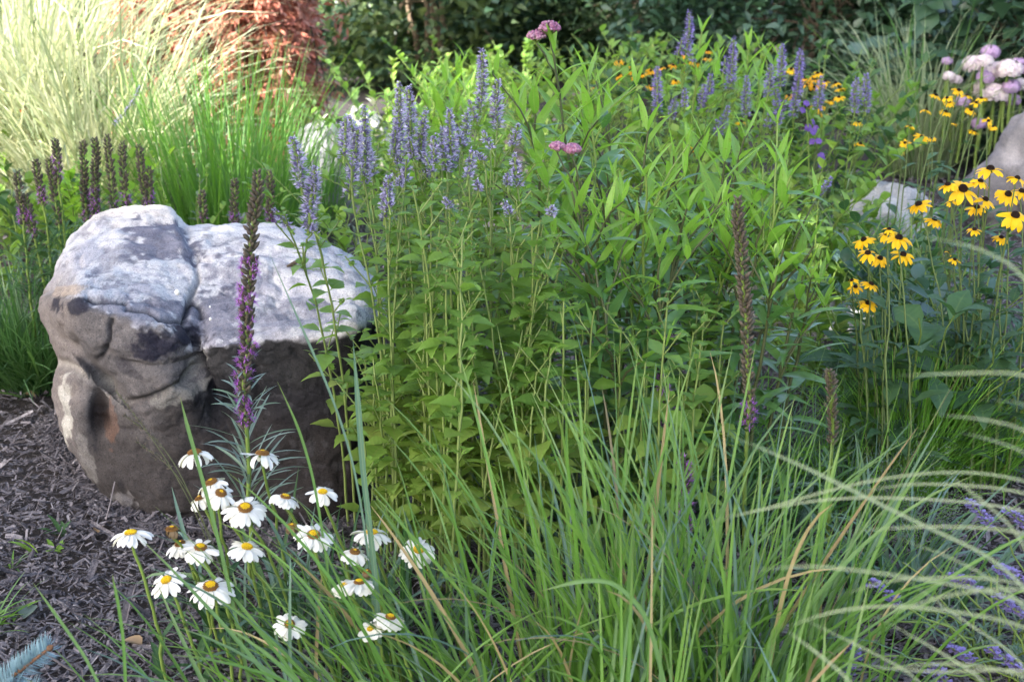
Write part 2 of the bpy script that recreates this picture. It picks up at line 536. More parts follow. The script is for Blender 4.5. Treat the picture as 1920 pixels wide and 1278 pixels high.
# ================================================================== THE SETTING
def make_ground():
    n = 260
    xs = np.sign(np.linspace(-1, 1, n)) * np.abs(np.linspace(-1, 1, n)) ** 3 * 60
    ys = np.concatenate([np.linspace(-60, 0, 20, endpoint=False), np.linspace(0, 8, 220), np.linspace(8, 120, 21)[1:]])
    X, Y = np.meshgrid(xs, ys, indexing='ij')
    P = np.stack([X, Y, 0 * X], -1).reshape(-1, 3)
    P[:, 2] = .012 * fbm(P * 2.2, 3) - .012
    mb = MB()
    mb.add(P, grid_faces(1, len(xs), len(ys))[:, ::-1])
    m, nt, p, out = newmat("mulch_soil")
    tc = nt.nodes.new("ShaderNodeTexCoord").outputs["Object"]
    c = ramp(nt, noise(nt, 70, 6, tc, .75), [(.012, .010, .011), (.03, .024, .024), (.07, .058, .058)])
    nt.links.new(c, p.inputs["Base Color"])
    p.inputs["Roughness"].default_value = .95
    b = nt.nodes.new("ShaderNodeBump")
    b.inputs["Strength"].default_value = .8
    b.inputs["Distance"].default_value = .02
    nt.links.new(noise(nt, 60, 6, tc, .7), b.inputs["Height"])
    nt.links.new(b.outputs[0], p.inputs["Normal"])
    o = mb.build("ground", m)
    tag(o, "dark mulched garden soil under the whole bed", "ground", kind="structure")
    # loose chips
    K = 150000
    y = 1.5 + 4.6 * rng.random(K) ** 1.5
    x = np.where(rng.random(K) < .78, rng.uniform(-.52, .52, K), rng.uniform(-.95, .95, K)) * y * 1.05
    big = rng.random(K)
    L = .009 + .022 * rng.random(K) ** 2 + .030 * (big > .97)
    L = L + .03 * (big > .992)
    W = .002 + .005 * rng.random(K) ** 1.5 + .006 * (big > .985)
    base = np.stack([x, y, .001 + .014 * rng.random(K)], -1)
    # litter banked against the foot of the boulder
    foot = np.array([ground(a, b) for a, b in ((95, 790), (125, 850), (150, 885), (185, 925), (225, 960), (290, 985), (360, 1000), (440, 1010), (530, 1015), (610, 1008), (670, 985))])
    nf = 5200
    base[:nf] = sample(foot, rng.random(nf)) + np.stack([rng.normal(0, .018, nf), rng.normal(-.015, .02, nf), rng.random(nf) ** 2 * .018 + .004], -1)
    mb = MB()
    ribbons(mb, base, rng.uniform(0, 6.28, K), rng.normal(.05, .30, K), L, W, rng.normal(.1, .3, K), n=2, kind='flat',
            fold=rng.normal(0, .4, K), roll=rng.normal(0, .35, K), across=3)
    o = mb.build("wood_chips", M['chip'], smooth=False)
    tag(o, "grey and brown shredded bark mulch covering the soil", "mulch", kind="stuff")


make_ground()


def polydist(px, py, pts):
    pts = np.asarray(pts, float)
    d = np.full(px.shape, 1e9)
    for a, b in zip(pts[:-1], pts[1:]):
        ab = b - a
        t = np.clip(((px - a[0]) * ab[0] + (py - a[1]) * ab[1]) / (ab @ ab), 0, 1)
        d = np.minimum(d, np.hypot(px - a[0] - t * ab[0], py - a[1] - t * ab[1]))
    return d


def sm(x, a, b):
    t = np.clip((x - a) / (b - a), 0, 1)
    return t * t * (3 - 2 * t)


def mesh_normals(V, Fc):
    a = V[Fc[:, 2]] - V[Fc[:, 0]]
    b = V[Fc[:, 3]] - V[Fc[:, 1]]
    fn = np.cross(a, b)
    N = np.zeros_like(V)
    for k in range(4):
        np.add.at(N, Fc[:, k], fn)
    return N / (np.linalg.norm(N, axis=1)[:, None] + 1e-12)


def make_boulder():
    sil = np.array([(150, 430), (175, 405), (205, 394), (250, 388), (300, 383), (326, 390), (338, 412), (352, 424), (400, 421),
                    (450, 418), (500, 416), (550, 422), (590, 436), (630, 462), (668, 488), (704, 520), (722, 556), (722, 600), (714, 640),
                    (710, 720), (712, 800), (708, 880), (698, 950), (668, 1000), (600, 1022), (520, 1028), (430, 1020), (350, 1006), (280, 986),
                    (220, 955), (178, 915), (148, 875), (120, 830), (104, 785), (95, 740), (99, 705), (106, 680), (98, 645),
                    (78, 610), (66, 578), (74, 550), (90, 525), (104, 490), (118, 462), (134, 444)], float)
    c = np.array([390., 690.])
    NT, NS, NB = 460, 190, 40
    d = sil - c
    ang = np.unwrap(np.arctan2(d[:, 1], d[:, 0]))
    # radius by angle
    th = np.linspace(0, 2 * np.pi, NT, endpoint=False)
    a0 = ang[0]
    sg = np.sign(ang[-1] - ang[0])
    closed = np.vstack([sil, sil[:1]])
    dense = np.concatenate([closed[i] + (closed[i + 1] - closed[i]) * np.linspace(0, 1, 40, endpoint=False)[:, None] for i in range(len(sil))])
    dd = dense - c
    da = np.mod(np.arctan2(dd[:, 1], dd[:, 0]), 2 * np.pi)
    o = np.argsort(da)
    R = np.interp(th, da[o], np.hypot(dd[o, 0], dd[o, 1]), period=2 * np.pi)
    ker = np.array([1, 2, 3, 2, 1]) / 9
    R = np.convolve(np.concatenate([R[-2:], R, R[:2]]), ker, 'valid')
    s = np.linspace(0.004, 1, NS)
    px = c[0] + np.cos(th)[:, None] * R[:, None] * s
    py = c[1] + np.sin(th)[:, None] * R[:, None] * s
    Eb = np.interp(px, [60, 110, 150, 220, 300, 365, 380, 430, 520, 620, 700], [575, 572, 578, 598, 622, 652, 655, 648, 636, 634, 600])
    # depth of the front
    top = np.interp((Eb - py) / (Eb - 400), [0, .12, .4, .75, 1, 1.2], [2.585, 2.63, 2.76, 2.90, 3.03, 3.10])
    low = 2.585 + .02 * np.sin((py - Eb) / 400 * 3.1) - .02 * sm(py, 820, 990)
    left = sm(px, 390, 350)
    low = low + left * (.00 - .035 * np.exp(-((py - 680) / 90) ** 2) * np.exp(-((px - 270) / 90) ** 2))
    Yf = np.where(py < Eb, top, low)
    # soft brow between slab and face on the left, sharp on the right
    wd = 12 + 14 * left
    k = 1 / (1 + np.exp(np.clip((py - Eb) / wd, -30, 30)))
    Yf = top * k + low * (1 - k)
    Yf += .14 * sm(px, 150, 60) + .08 * sm(px, 660, 725)
    Yf += .035 * np.exp(-((px - 365) / 26) ** 2) * sm(py, 560, 640) * sm(py, 760, 700)       # notch where the crack runs over the brow
    Yf += .02 * np.exp(-(((px - 195) / 26) ** 2 + ((py - 800) / 70) ** 2))                    # hollow
    Yf += .045 * np.exp(-(((px - 420) / 60) ** 2 + ((py - 760) / 40) ** 2)) * sm(px, 350, 400)
    Yf -= .018 * np.exp(-(((px - 330) / 40) ** 2 + ((py - 730) / 28) ** 2))                   # rounded ledge
    Yf += .05 * np.exp(-((py - (620 + (px - 105) * .95)) / 16) ** 2) * sm(px, 290, 200) * sm(px, 60, 110)   # undercut of the left lobe
    Yf += .03 * sm(py, 640, 720) * sm(px, 300, 180)
    syl = c[1] + np.sin(th) * R
    Ys = np.interp(syl, [380, 430, 500, 580, 700, 1010], [3.11, 3.08, 2.98, 2.86, 2.78, 2.66])[:, None]
    e = np.sqrt(np.clip(1 - s ** 10, 0, 1))[None]
    Y = Ys - (Ys - Yf) * e
    front = at(px, py, Y)
    sb = np.cos(np.linspace(0, np.pi / 2, NB + 1)[1:])
    sb[-1] = .004
    pxb = c[0] + np.cos(th)[:, None] * R[:, None] * sb
    pyb = c[1] + np.sin(th)[:, None] * R[:, None] * sb
    Yb = Ys + .26 * np.sqrt(1 - sb ** 2)[None]
    back = at(pxb, pyb, Yb)
    m = NS + NB
    V = np.concatenate([front, back], 1).reshape(-1, 3)
    PX = np.concatenate([px, pxb], 1).ravel(); PY = np.concatenate([py, pyb], 1).ravel()
    isf = np.concatenate([np.ones(NS), np.zeros(NB)])[None].repeat(NT, 0).ravel()
    i = np.arange(NT)[:, None]; j = np.arange(m - 1)[None]
    i2 = (i + 1) % NT
    Fc = np.stack([i * m + j, i * m + j + 1, i2 * m + j + 1, i2 * m + j], -1).reshape(-1, 4)
    N = mesh_normals(V, Fc)
    ctr = V.mean(0)
    if np.mean(np.sum(N * (V - ctr), 1)) < 0:
        Fc = Fc[:, ::-1]; N = -N
    rnd = fbm(V * 7, 3); fine = fbm(V * 26 + 5, 4); cell = np.abs(fbm(V * 13 + 9, 3))
    ridge = 1 - np.clip(np.abs(fbm(V * [22, 22, 34] + 4, 4)) * 2.6, 0, 1)
    disp = .006 * rnd + .0036 * fine + .0010 * fbm(V * 90, 2) - .004 * (1 - np.clip(cell * 3, 0, 1)) * .6 - .0016 * ridge ** 2 - .007 * np.clip(1 - np.abs(fbm(V * [5, 5, 7] + 31, 3)) * 5, 0, 1)
    wob = 7 * fbm(np.stack([PX, PY, 0 * PX], -1) / 40, 3)
    crack = [(338, 412), (352, 440), (366, 470), (369, 520), (352, 560), (350, 590), (362, 640), (372, 690), (390, 720), (402, 740)]
    dc = polydist(PX + wob, PY, crack)
    g = np.exp(-(dc / 5) ** 2) * .018 * (.4 + .6 * sm(PY, 430, 580))
    c2 = polydist(PX + wob, PY, [(170, 560), (200, 566), (240, 566)])
    g += np.exp(-(c2 / 5) ** 2) * .010
    c3 = polydist(PX + wob, PY, [(240, 580), (275, 584), (300, 600), (345, 598)])
    g += np.exp(-(c3 / 5) ** 2) * .010
    c4 = polydist(PX + wob, PY, [(215, 600), (200, 640), (182, 675)])
    g += np.exp(-(c4 / 5) ** 2) * .010
    c5 = polydist(PX + wob, PY, [(352, 560), (372, 575), (380, 590)])
    g += np.exp(-(c5 / 6) ** 2) * .010
    c6 = polydist(PX + wob, PY, [(105, 680), (150, 700), (195, 715), (230, 760), (300, 740), (345, 718), (362, 690)])
    g += np.exp(-(c6 / 8) ** 2) * .014
    c7 = polydist(PX + wob, PY, [(369, 480), (395, 488)])
    g += np.exp(-(c7 / 4) ** 2) * .008
    c8 = polydist(PX + wob, PY, [(540, 655), (590, 690), (640, 710)])
    g += np.exp(-(c8 / 3) ** 2) * .006
    cav = np.exp(-(((PX - 185) / 17) ** 2 + ((PY - 775) / 42) ** 2) ** 2)
    V = V + N * (disp - (g + .014 * cav) * isf)[:, None]
    # stone tones and stains; front face shade painted in, cracks and hollow darkened
    n1 = fbm(V * 9 + 3, 4); n2 = fbm(V * 24 + 1, 3); n3 = fbm(V * 5, 3)
    col = np.tile(np.array([[.43, .43, .445]]), (len(V), 1))
    E = np.interp(PX, [60, 110, 150, 220, 300, 365, 380, 430, 520, 620, 700], [545, 548, 560, 600, 628, 655, 650, 645, 634, 632, 600]) + 9 * n2

    def lay(c_, k_):
        nonlocal col
        k_ = np.clip(k_, 0, 1)[:, None]
        col = col * (1 - k_) + np.array(c_)[None] * k_
    n4 = fbm(V * 60 + 2, 3)
    rag = .30 * n2 + .34 * n4 + .22 * n1

    def ell(cx, cy, rx, ry, rot=0., ragk=1., soft=.22):
        c_, s_ = math.cos(rot), math.sin(rot)
        u = ((PX - cx) * c_ + (PY - cy) * s_) / rx
        v = (-(PX - cx) * s_ + (PY - cy) * c_) / ry
        return sm(1 - np.hypot(u, v) + rag * ragk, -.02, soft)
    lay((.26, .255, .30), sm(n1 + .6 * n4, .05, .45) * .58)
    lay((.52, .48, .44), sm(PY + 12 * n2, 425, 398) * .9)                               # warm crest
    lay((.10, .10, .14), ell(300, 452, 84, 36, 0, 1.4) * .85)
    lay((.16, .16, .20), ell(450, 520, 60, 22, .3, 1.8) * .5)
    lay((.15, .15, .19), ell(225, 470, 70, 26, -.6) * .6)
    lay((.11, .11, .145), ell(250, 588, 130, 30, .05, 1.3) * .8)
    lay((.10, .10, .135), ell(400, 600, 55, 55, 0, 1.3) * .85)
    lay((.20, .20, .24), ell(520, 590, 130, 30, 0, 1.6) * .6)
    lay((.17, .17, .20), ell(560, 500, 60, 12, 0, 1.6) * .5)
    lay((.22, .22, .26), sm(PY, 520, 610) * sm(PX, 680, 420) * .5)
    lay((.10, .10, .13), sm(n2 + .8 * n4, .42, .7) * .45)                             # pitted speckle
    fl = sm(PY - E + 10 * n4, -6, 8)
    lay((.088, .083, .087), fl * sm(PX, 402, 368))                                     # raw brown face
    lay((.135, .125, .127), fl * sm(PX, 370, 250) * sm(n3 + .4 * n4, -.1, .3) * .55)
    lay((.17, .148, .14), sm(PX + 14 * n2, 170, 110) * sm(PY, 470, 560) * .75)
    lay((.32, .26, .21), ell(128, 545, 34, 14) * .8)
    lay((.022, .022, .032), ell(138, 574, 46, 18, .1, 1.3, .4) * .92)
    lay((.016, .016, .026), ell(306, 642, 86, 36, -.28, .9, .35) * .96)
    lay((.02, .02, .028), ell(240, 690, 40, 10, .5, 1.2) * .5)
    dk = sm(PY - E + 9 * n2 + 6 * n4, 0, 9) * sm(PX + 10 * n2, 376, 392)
    lay((.017, .017, .019), dk * .98)  # black stain plus the face's shade, painted as one dark colour
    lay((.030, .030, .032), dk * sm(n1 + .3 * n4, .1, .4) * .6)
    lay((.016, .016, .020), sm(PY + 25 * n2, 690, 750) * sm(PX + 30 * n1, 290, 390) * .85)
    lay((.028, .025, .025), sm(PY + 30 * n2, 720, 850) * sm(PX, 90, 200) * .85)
    lay((.16, .155, .15), ell(335, 735, 58, 17, -.35, .7) * .85)
    lay((.15, .145, .14), ell(365, 690, 12, 34, .4, .7) * .8)
    lay((.30, .28, .25), np.exp(-(c6 / 7) ** 2) * sm(PX, 260, 200) * .6)
    lay((.36, .35, .32), ell(122, 770, 12, 62, 0, .9) * .85)
    lay((.30, .29, .28), ell(160, 860, 10, 50, -.3, 1.2) * .25)
    lay((.15, .075, .045), ell(206, 800, 14, 46, 0, 1.2) * .35)
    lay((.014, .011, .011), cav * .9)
    lay((.24, .23, .24), ell(225, 945, 22, 22, 0, 1.5) * .4)
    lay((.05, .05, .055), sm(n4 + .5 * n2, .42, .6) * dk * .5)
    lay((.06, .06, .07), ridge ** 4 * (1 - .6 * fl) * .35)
    lay((.015, .015, .02), np.exp(-(dc / 4) ** 2) * sm(PY, 480, 590) * .9)
    lay((.02, .02, .025), np.exp(-(np.minimum(np.minimum(c2, c3), np.minimum(c4, c5)) / 4) ** 2) * .8)
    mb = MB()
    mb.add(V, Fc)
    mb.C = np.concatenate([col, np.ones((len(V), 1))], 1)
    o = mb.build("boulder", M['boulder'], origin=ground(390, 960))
    tag(o, "largest pale grey boulder with dark stains and a crack, behind the daisies", "boulder")
    # small things lying on it
    for px, py, Y, r in ((333, 553, 2.70, .006), (395, 601, 2.655, .0035), (394, 577, 2.67, .0025)):
        b = MB(); inst(b, blob_tpl(6, 8), frames([[0, 0, 1]]) * r * 2, at(px, py, Y)[None])
        q = b.build("pebble", M['pebble'], origin=at(px, py, Y))
        tag(q, {333: "largest white pebble on the boulder, left of its crack", 395: "small white pebble on the boulder, right of its crack and lower",
                394: "tiny white pebble on the boulder just right of the crack"}[px], "pebble")
    b = MB()
    for a_, c_ in (((538, 503), (568, 495)), ((540, 508), (560, 502)), ((566, 496), (572, 502))):
        tube(b, [at(*a_, 2.835) + [0, 0, .004], at((a_[0] + c_[0]) / 2, (a_[1] + c_[1]) / 2 - 3, 2.84) + [0, 0, .005], at(*c_, 2.85) + [0, 0, .004]], [.003, .004, .002], 5)
    tag(b.build("fallen_twig", M['bark'], origin=at(553, 500, 2.84)), "short dark curled twig lying on top of the boulder", "twig")


make_boulder()


def gx(px, Y):
    return (px - 960) / F * Y * 1.02


def rock(name, loc, r, mat, label, seed, sink=.25):
    n, m = 70, 90
    t = np.linspace(.02, np.pi - .02, n)[:, None]; p = np.linspace(0, 2 * np.pi, m, endpoint=False)[None]
    D = np.stack(np.broadcast_arrays(np.sin(t) * np.cos(p), np.sin(t) * np.sin(p), np.cos(t)), -1).reshape(-1, 3)
    g = np.random.default_rng(seed)
    pl = g.normal(0, 1, (13, 3)); pl /= np.linalg.norm(pl, axis=1)[:, None]
    h = g.uniform(.75, 1.1, 13)
    q = np.sum(np.clip(D @ pl.T / h, 0, None) ** 9, 1) ** (-1 / 9)
    q = np.clip(q, 0, 1.25)
    V = D * q[:, None]
    V = V * (1 + .10 * fbm(D * 2.2 + seed, 3) + .035 * fbm(D * 8 + seed, 3))[:, None] * np.array(r)
    V[:, 2] += r[2] * (1 - 2 * sink)
    mb = MB()
    mb.add(V + np.array(loc), grid_faces(1, n, m, True)[:, ::-1])
    o = mb.build(name, mat, origin=loc)
    tag(o, label, "rock")


rock("rock", (gx(622, 5.35), 5.35, 0), (.15, .15, .24), M['rock_mauve'], "bluish grey rock half hidden behind the hyssop flowers above the boulder", 3)
rock("rock", (gx(1672, 4.75), 4.75, 0), (.15, .15, .17), M['rock_pale'], "low pale grey rock right of centre, left of the yellow susans", 4)
rock("rock", (gx(2010, 5.05), 5.05, 0), (.33, .2, .30), M['rock_brown'], "tall brownish grey rock cut by the right edge under the hydrangea", 8)
rock("flat_rock", (.88, 3.95, 0), (.36, .16, .06), M['rock_pale'], "flat pale stone slab lying behind the nearest left susans", 12, .2)
rock("rock", (gx(690, 6.2), 6.2, 0), (.13, .12, .15), M['rock_pale'], "pale rock far back below the light green shrub", 15)


# ================================================================== BACKGROUND
def clump_points(center, rad, ncl, lower=-.3):
    d = rng.normal(0, 1, (ncl * 4, 3))
    d /= np.linalg.norm(d, axis=1)[:, None]
    d = d[d[:, 2] > lower][:ncl]
    r = rng.uniform(.5, 1.0, len(d)) ** .6
    return np.array(center) + d * r[:, None] * np.array(rad)


def shrub(name, base, rad, zc, ncl, per, L, W, mats, label, cat, spread=.12, bark='bark', kind='ovate', ntr=4, lower=-.9, droop=.6, share=(1,), group=None):
    root = thing(name, base, label, cat, group)
    root["kind"] = "thing"
    b = np.array(base, float)
    C = clump_points(b + [0, 0, zc], rad, ncl, lower)
    C[:, 2] = np.where(C[:, 2] < .08, rng.uniform(.06, .5, len(C)), C[:, 2])
    t = MB()
    pick = rng.choice(len(C), min(len(C), ntr * 7), replace=False)
    lead = [b + [rng.normal(0, rad[0] * .3), rng.normal(0, rad[1] * .3), zc + rad[2] * rng.uniform(.3, .9)] for _ in range(ntr)]
    r0 = .012 + .012 * max(rad)
    trunks = []
    for T in lead:
        P = curve(b + rng.normal(0, .06, 3) * [1, 1, 0], T, 10, .5, .012)
        tube(t, P, np.linspace(r0, r0 * .3, 10), 7)
        trunks.append(P)
    for k in pick:
        P0 = sample(trunks[rng.integers(ntr)], [rng.uniform(.3, .95)])[0]
        tube(t, curve(P0, C[k], 7, .25, .012), np.linspace(r0 * .4, r0 * .12, 7), 5)
    t.build("branches", M[bark], root)
    mb = MB()
    for q, sh in enumerate(share):
        n = int(per * sh)
        P = np.repeat(C, n, 0) + rng.normal(0, spread, (len(C) * n, 3)) * [1, 1, .6]
        P[:, 2] = np.maximum(P[:, 2], .02)
        K = len(P)
        ribbons(mb, P, rng.uniform(0, 6.28, K), rng.normal(.1, .45, K), L * rng.uniform(.6, 1.25, K), W * rng.uniform(.7, 1.2, K), droop, n=3, kind=kind,
                fold=.25, roll=rng.normal(0, .5, K), across=3, mi=q)
    mb.build("foliage", [M[m_] for m_ in mats], root)
    return root




# far wall of shrubs and trees, left to right
shrub("dark_shrub", (gx(120, 9), 9.2, 0), (1.3, .6, 1.1), .7, 190, 60, .09, .045, ['shrub_dark'], "dark shrub at the far left behind the pale grasses", "shrub")
shrub("dark_shrub", (gx(640, 10.8), 10.8, 0), (.8, .6, .7), .5, 170, 60, .08, .045, ['shrub_dark'], "dark shrub between the red maple and the light leafy shrub", "shrub")
shrub("light_shrub", (gx(800, 8.6), 8.6, 0), (.62, .4, .8), .55, 130, 42, .075, .05, ['shrub_light', 'shrub_mid'], "light shrub with sunlit yellow green leaves and bare pale stems", "shrub", bark='bark_pale', spread=.10, share=(.6, .4))
shrub("mid_green_shrub", (gx(930, 9.2), 9.2, 0), (.75, .5, .9), .55, 170, 55, .07, .042, ['shrub_mid', 'shrub_light'], "mid green shrub behind the mauve milkweed flowers", "shrub", spread=.11, share=(.8, .2))
shrub("tawny_shrub", (gx(1010, 10.4), 10.4, 0), (.8, .5, .9), .6, 140, 50, .07, .04, ['artemisia', 'shrub_light'], "pale tawny green shrub furthest back near top centre", "shrub", spread=.12, share=(.6, .4))
shrub("yew_hedge", (gx(1190, 9), 9.0, 0), (.75, .5, .9), .5, 260, 110, .05, .010, ['yew'], "dense dark evergreen with fine needles at the back right of centre", "shrub", spread=.09, kind='lance', droop=.2)
shrub("dogwood", (gx(1480, 7.6), 7.8, 0), (.95, .5, .8), .5, 210, 52, .075, .04, ['shrub_mid', 'shrub_dark'], "large dark shrub with layered blue green leaves behind the far susans", "shrub", spread=.10, share=(.5, .5))
shrub("dark_tree", (gx(1730, 8.6), 8.8, 0), (1.0, .6, 1.0), .6, 220, 60, .08, .045, ['shrub_dark', 'shrub_mid'], "shadowy broadleaf tree with a bare dark limb at top right", "tree", spread=.11, share=(.75, .25))
shrub("dark_tree", (gx(2000, 8.6), 8.8, 0), (.9, .6, 1.0), .6, 200, 60, .08, .045, ['shrub_dark'], "very dark broadleaf tree behind the hydrangea", "tree", spread=.11)
shrub("evergreen_tree", (gx(1380, 11.5), 11.5, 0), (2.6, .6, 1.3), .7, 330, 80, .12, .05, ['shrub_dark'], "darkest broad tree filling the gaps at the very back", "tree", spread=.16)
shrub("evergreen_tree", (gx(500, 12), 12.0, 0), (2.6, .6, 1.3), .7, 330, 80, .12, .05, ['shrub_dark'], "dark evergreen tree behind the red maple at the very back", "tree", spread=.16)

for x_, y_, lab in ((4.2, 7.6, "dark shrub outside the right edge behind the brownish rock"), (3.7, 5.2, "dark shrub outside the right edge beside the near susans"), (-4.6, 7.4, "dark shrub outside the left edge behind the pale grass"), (-3.6, 5.6, "dark shrub outside the left edge beside the pale grass")):
    shrub("dark_shrub", (x_, y_, 0), (1.0, .7, .7), .55, 110, 55, .085, .045, ['shrub_dark', 'shrub_mid'], lab, "shrub", share=(.7, .3))


def red_maple():
    b = np.array([gx(425, 6.5), 6.5, 0])
    root = thing("japanese_maple", b, "weeping red leaved japanese maple mound at upper left", "tree")
    t = MB()
    mb = MB()
    tube(t, curve(b, b + [.1, 0, 1.0], 8, .4, .03), np.linspace(.06, .035, 8), 8)
    # arching tiers that hang to the ground
    n = 560
    az = rng.uniform(0, 6.28, n)
    for k in range(n):
        R = rng.uniform(.26, .56) * (.9 + .1 * math.sin(az[k] * 5))
        hz = rng.uniform(.70, 1.30)
        tt = np.linspace(0, 1, 9)[:, None]
        d = np.array([math.cos(az[k]), math.sin(az[k]) * .8, 0])
        drop = rng.uniform(.30, 1.05)
        P = b + d * R * np.sin(tt * 1.5) + np.array([0, 0, 1.]) * (hz + .12 * np.sin(tt * 3.1) - drop * tt ** 2.2)
        P[:, 2] = np.maximum(P[:, 2], .06)
        P += rng.normal(0, .012, P.shape)
        if k % 4 == 0:
            tube(t, P, np.linspace(.010, .003, 9), 4)
        m = 62
        Q = sample(P, rng.uniform(.25, 1, m)) + rng.normal(0, .022, (m, 3))
        for f in range(3):
            ribbons(mb, Q, az[k] + rng.normal(0, 1.1, m) + (f - 1) * .35, rng.normal(-.12, .5, m), rng.uniform(.035, .065, m), .017, .7, n=2, kind='lance', fold=.2, across=2, roll=rng.normal(0, .6, m))
    t.build("trunk", M['bark'], root)
    mb.build("crown", M['maple'], root)


red_maple()


def grass_clump(name, base, n, Lr, W, el, curl, mats, label, spread, cat="ornamental grass", lean=None, nseg=7, fold=.3, across=2, share=None, azw=.25, group=None, kind='grass', rollsd=.5):
    b = np.array([base[0], base[1], 0.])
    mb = MB()
    mats_ = [M[m_] for m_ in mats]
    share = share or [1] * len(mats)
    for q in range(len(mats)):
        K = int(n * share[q] / sum(share))
        r = spread * np.sqrt(rng.random(K)); a = rng.uniform(0, 6.28, K)
        P = b + np.stack([r * np.cos(a), r * np.sin(a) * .8, 0 * r], -1)
        az = a + rng.normal(0, .6, K)
        e = rng.normal(el[0], el[1], K)
        if lean is not None:      # most blades lean one way
            az = np.where(rng.random(K) < lean[1], lean[0] + rng.normal(0, lean[2], K), az)
        e = np.clip(e, .5, 1.62)
        ribbons(mb, P, az, e, rng.uniform(Lr[0], Lr[1], K), W * rng.uniform(.65, 1.25, K), np.clip(rng.normal(curl[0], curl[1], K), 0, 2.6), n=nseg, kind=kind,
                fold=fold, roll=rng.normal(0, rollsd, K), azw=rng.normal(0, azw, K), across=across, mi=q, power=1.7)
    o = mb.build(name, mats_, origin=b)
    tag(o, label, cat, group, 'thing')
    return o


# pale grasses at the left
grass_clump("variegated_grass", (gx(40, 5.25), 5.25), 900, (.7, 1.6), .0080, (1.30, .17), (.9, .5), ['grass_pale', 'grass_grey'], "brightest sunlit cream variegated grass fountain at far left", .16, share=[.85, .15], azw=.4)
grass_clump("variegated_grass", (gx(185, 4.95), 4.95), 700, (.5, 1.06), .0075, (1.28, .17), (.9, .5), ['grass_pale', 'grass_grey'], "second pale grass fountain, left of the red maple", .18, share=[.6, .4], azw=.4)
grass_clump("switchgrass", (gx(425, 4.6), 4.6), 600, (.40, .80), .0048, (1.36, .13), (.35, .25), ['grass_far', 'grass_fine'], "upright green grass clump directly behind the boulder", .20, share=[.7, .3])
grass_clump("switchgrass", (gx(330, 4.7), 4.7), 300, (.20, .46), .0050, (1.25, .15), (.5, .3), ['grass_far', 'grass_fine'], "shorter green grass between pale grass and boulder", .16, share=[.5, .5])
grass_clump("switchgrass", (gx(560, 5.0), 5.0), 280, (.28, .52), .0045, (1.32, .13), (.35, .25), ['grass_far'], "thin green grass left of the bluish rock", .15)
grass_clump("striped_grass", (gx(1715, 6.0), 6.0), 520, (.4, .82), .0070, (1.25, .2), (1.0, .5), ['grass_grey', 'grass_far'], "grey green striped grass in front of the hydrangea at right", .14, share=[.8, .2], azw=.4)


def hydrangea():
    b = np.array([gx(1890, 6.3), 6.3, 0])
    root = shrub("hydrangea", b, (.55, .35, .55), .45, 70, 26, .12, .075, ['shrub_mid', 'shrub_dark'], "hydrangea bush with round pale pink and mauve flower heads at right", "shrub", spread=.08, share=(.5, .5), ntr=4)
    heads = [(1857, 98, .052, 'hyd_mauve'), (1828, 122, .07, 'hyd_pale'), (1845, 115, .05, 'hyd_pale'), (1868, 133, .065, 'hyd_pale'), (1892, 130, .07, 'hyd_pale'), (1910, 125, .06, 'hyd_mauve'),
             (1848, 145, .05, 'hyd_mauve'), (1845, 168, .075, 'hyd_pale'), (1866, 174, .07, 'hyd_pale'), (1878, 178, .06, 'hyd_pale'), (1897, 188, .05, 'hyd_mauve'), (1896, 162, .05, 'hyd_mauve'),
             (1779, 143, .035, 'hyd_pale'), (1793, 150, .035, 'hyd_pale'), (1836, 232, .045, 'hyd_mauve'), (1805, 190, .045, 'hyd_mauve'), (1776, 115, .03, 'hyd_mauve'), (1915, 160, .05, 'hyd_pale'), (1895, 165, .045, 'hyd_mauve')]
    for px, py, r, mt in heads:
        r *= .72
        c = at(px, py, 5.75 + rng.uniform(-.1, .1))
        d = rng.normal(0, 1, (260, 3)); d /= np.linalg.norm(d, axis=1)[:, None]
        d = d[d[:, 2] > -.55]
        mb = MB()
        for k in range(4):
            ribbons(mb, c + d * r * rng.uniform(.86, 1.04, (len(d), 1)) * [1, 1, .72], k * math.pi / 2 + rng.normal(0, .2, len(d)), 0.35, r * .26, r * .22, .5, n=2, kind='petal', across=2, frame=frames(d))
        tube(mb, curve(c - [0, 0, .25], c, 5, .5), .006, 5, 1)
        mb.build("flower_head", [M[mt], M['stem_green']], root)


hydrangea()

# ================================================================== PLANT BUILDERS
BUD = blob_tpl(5, 6)
GA = 2.39996


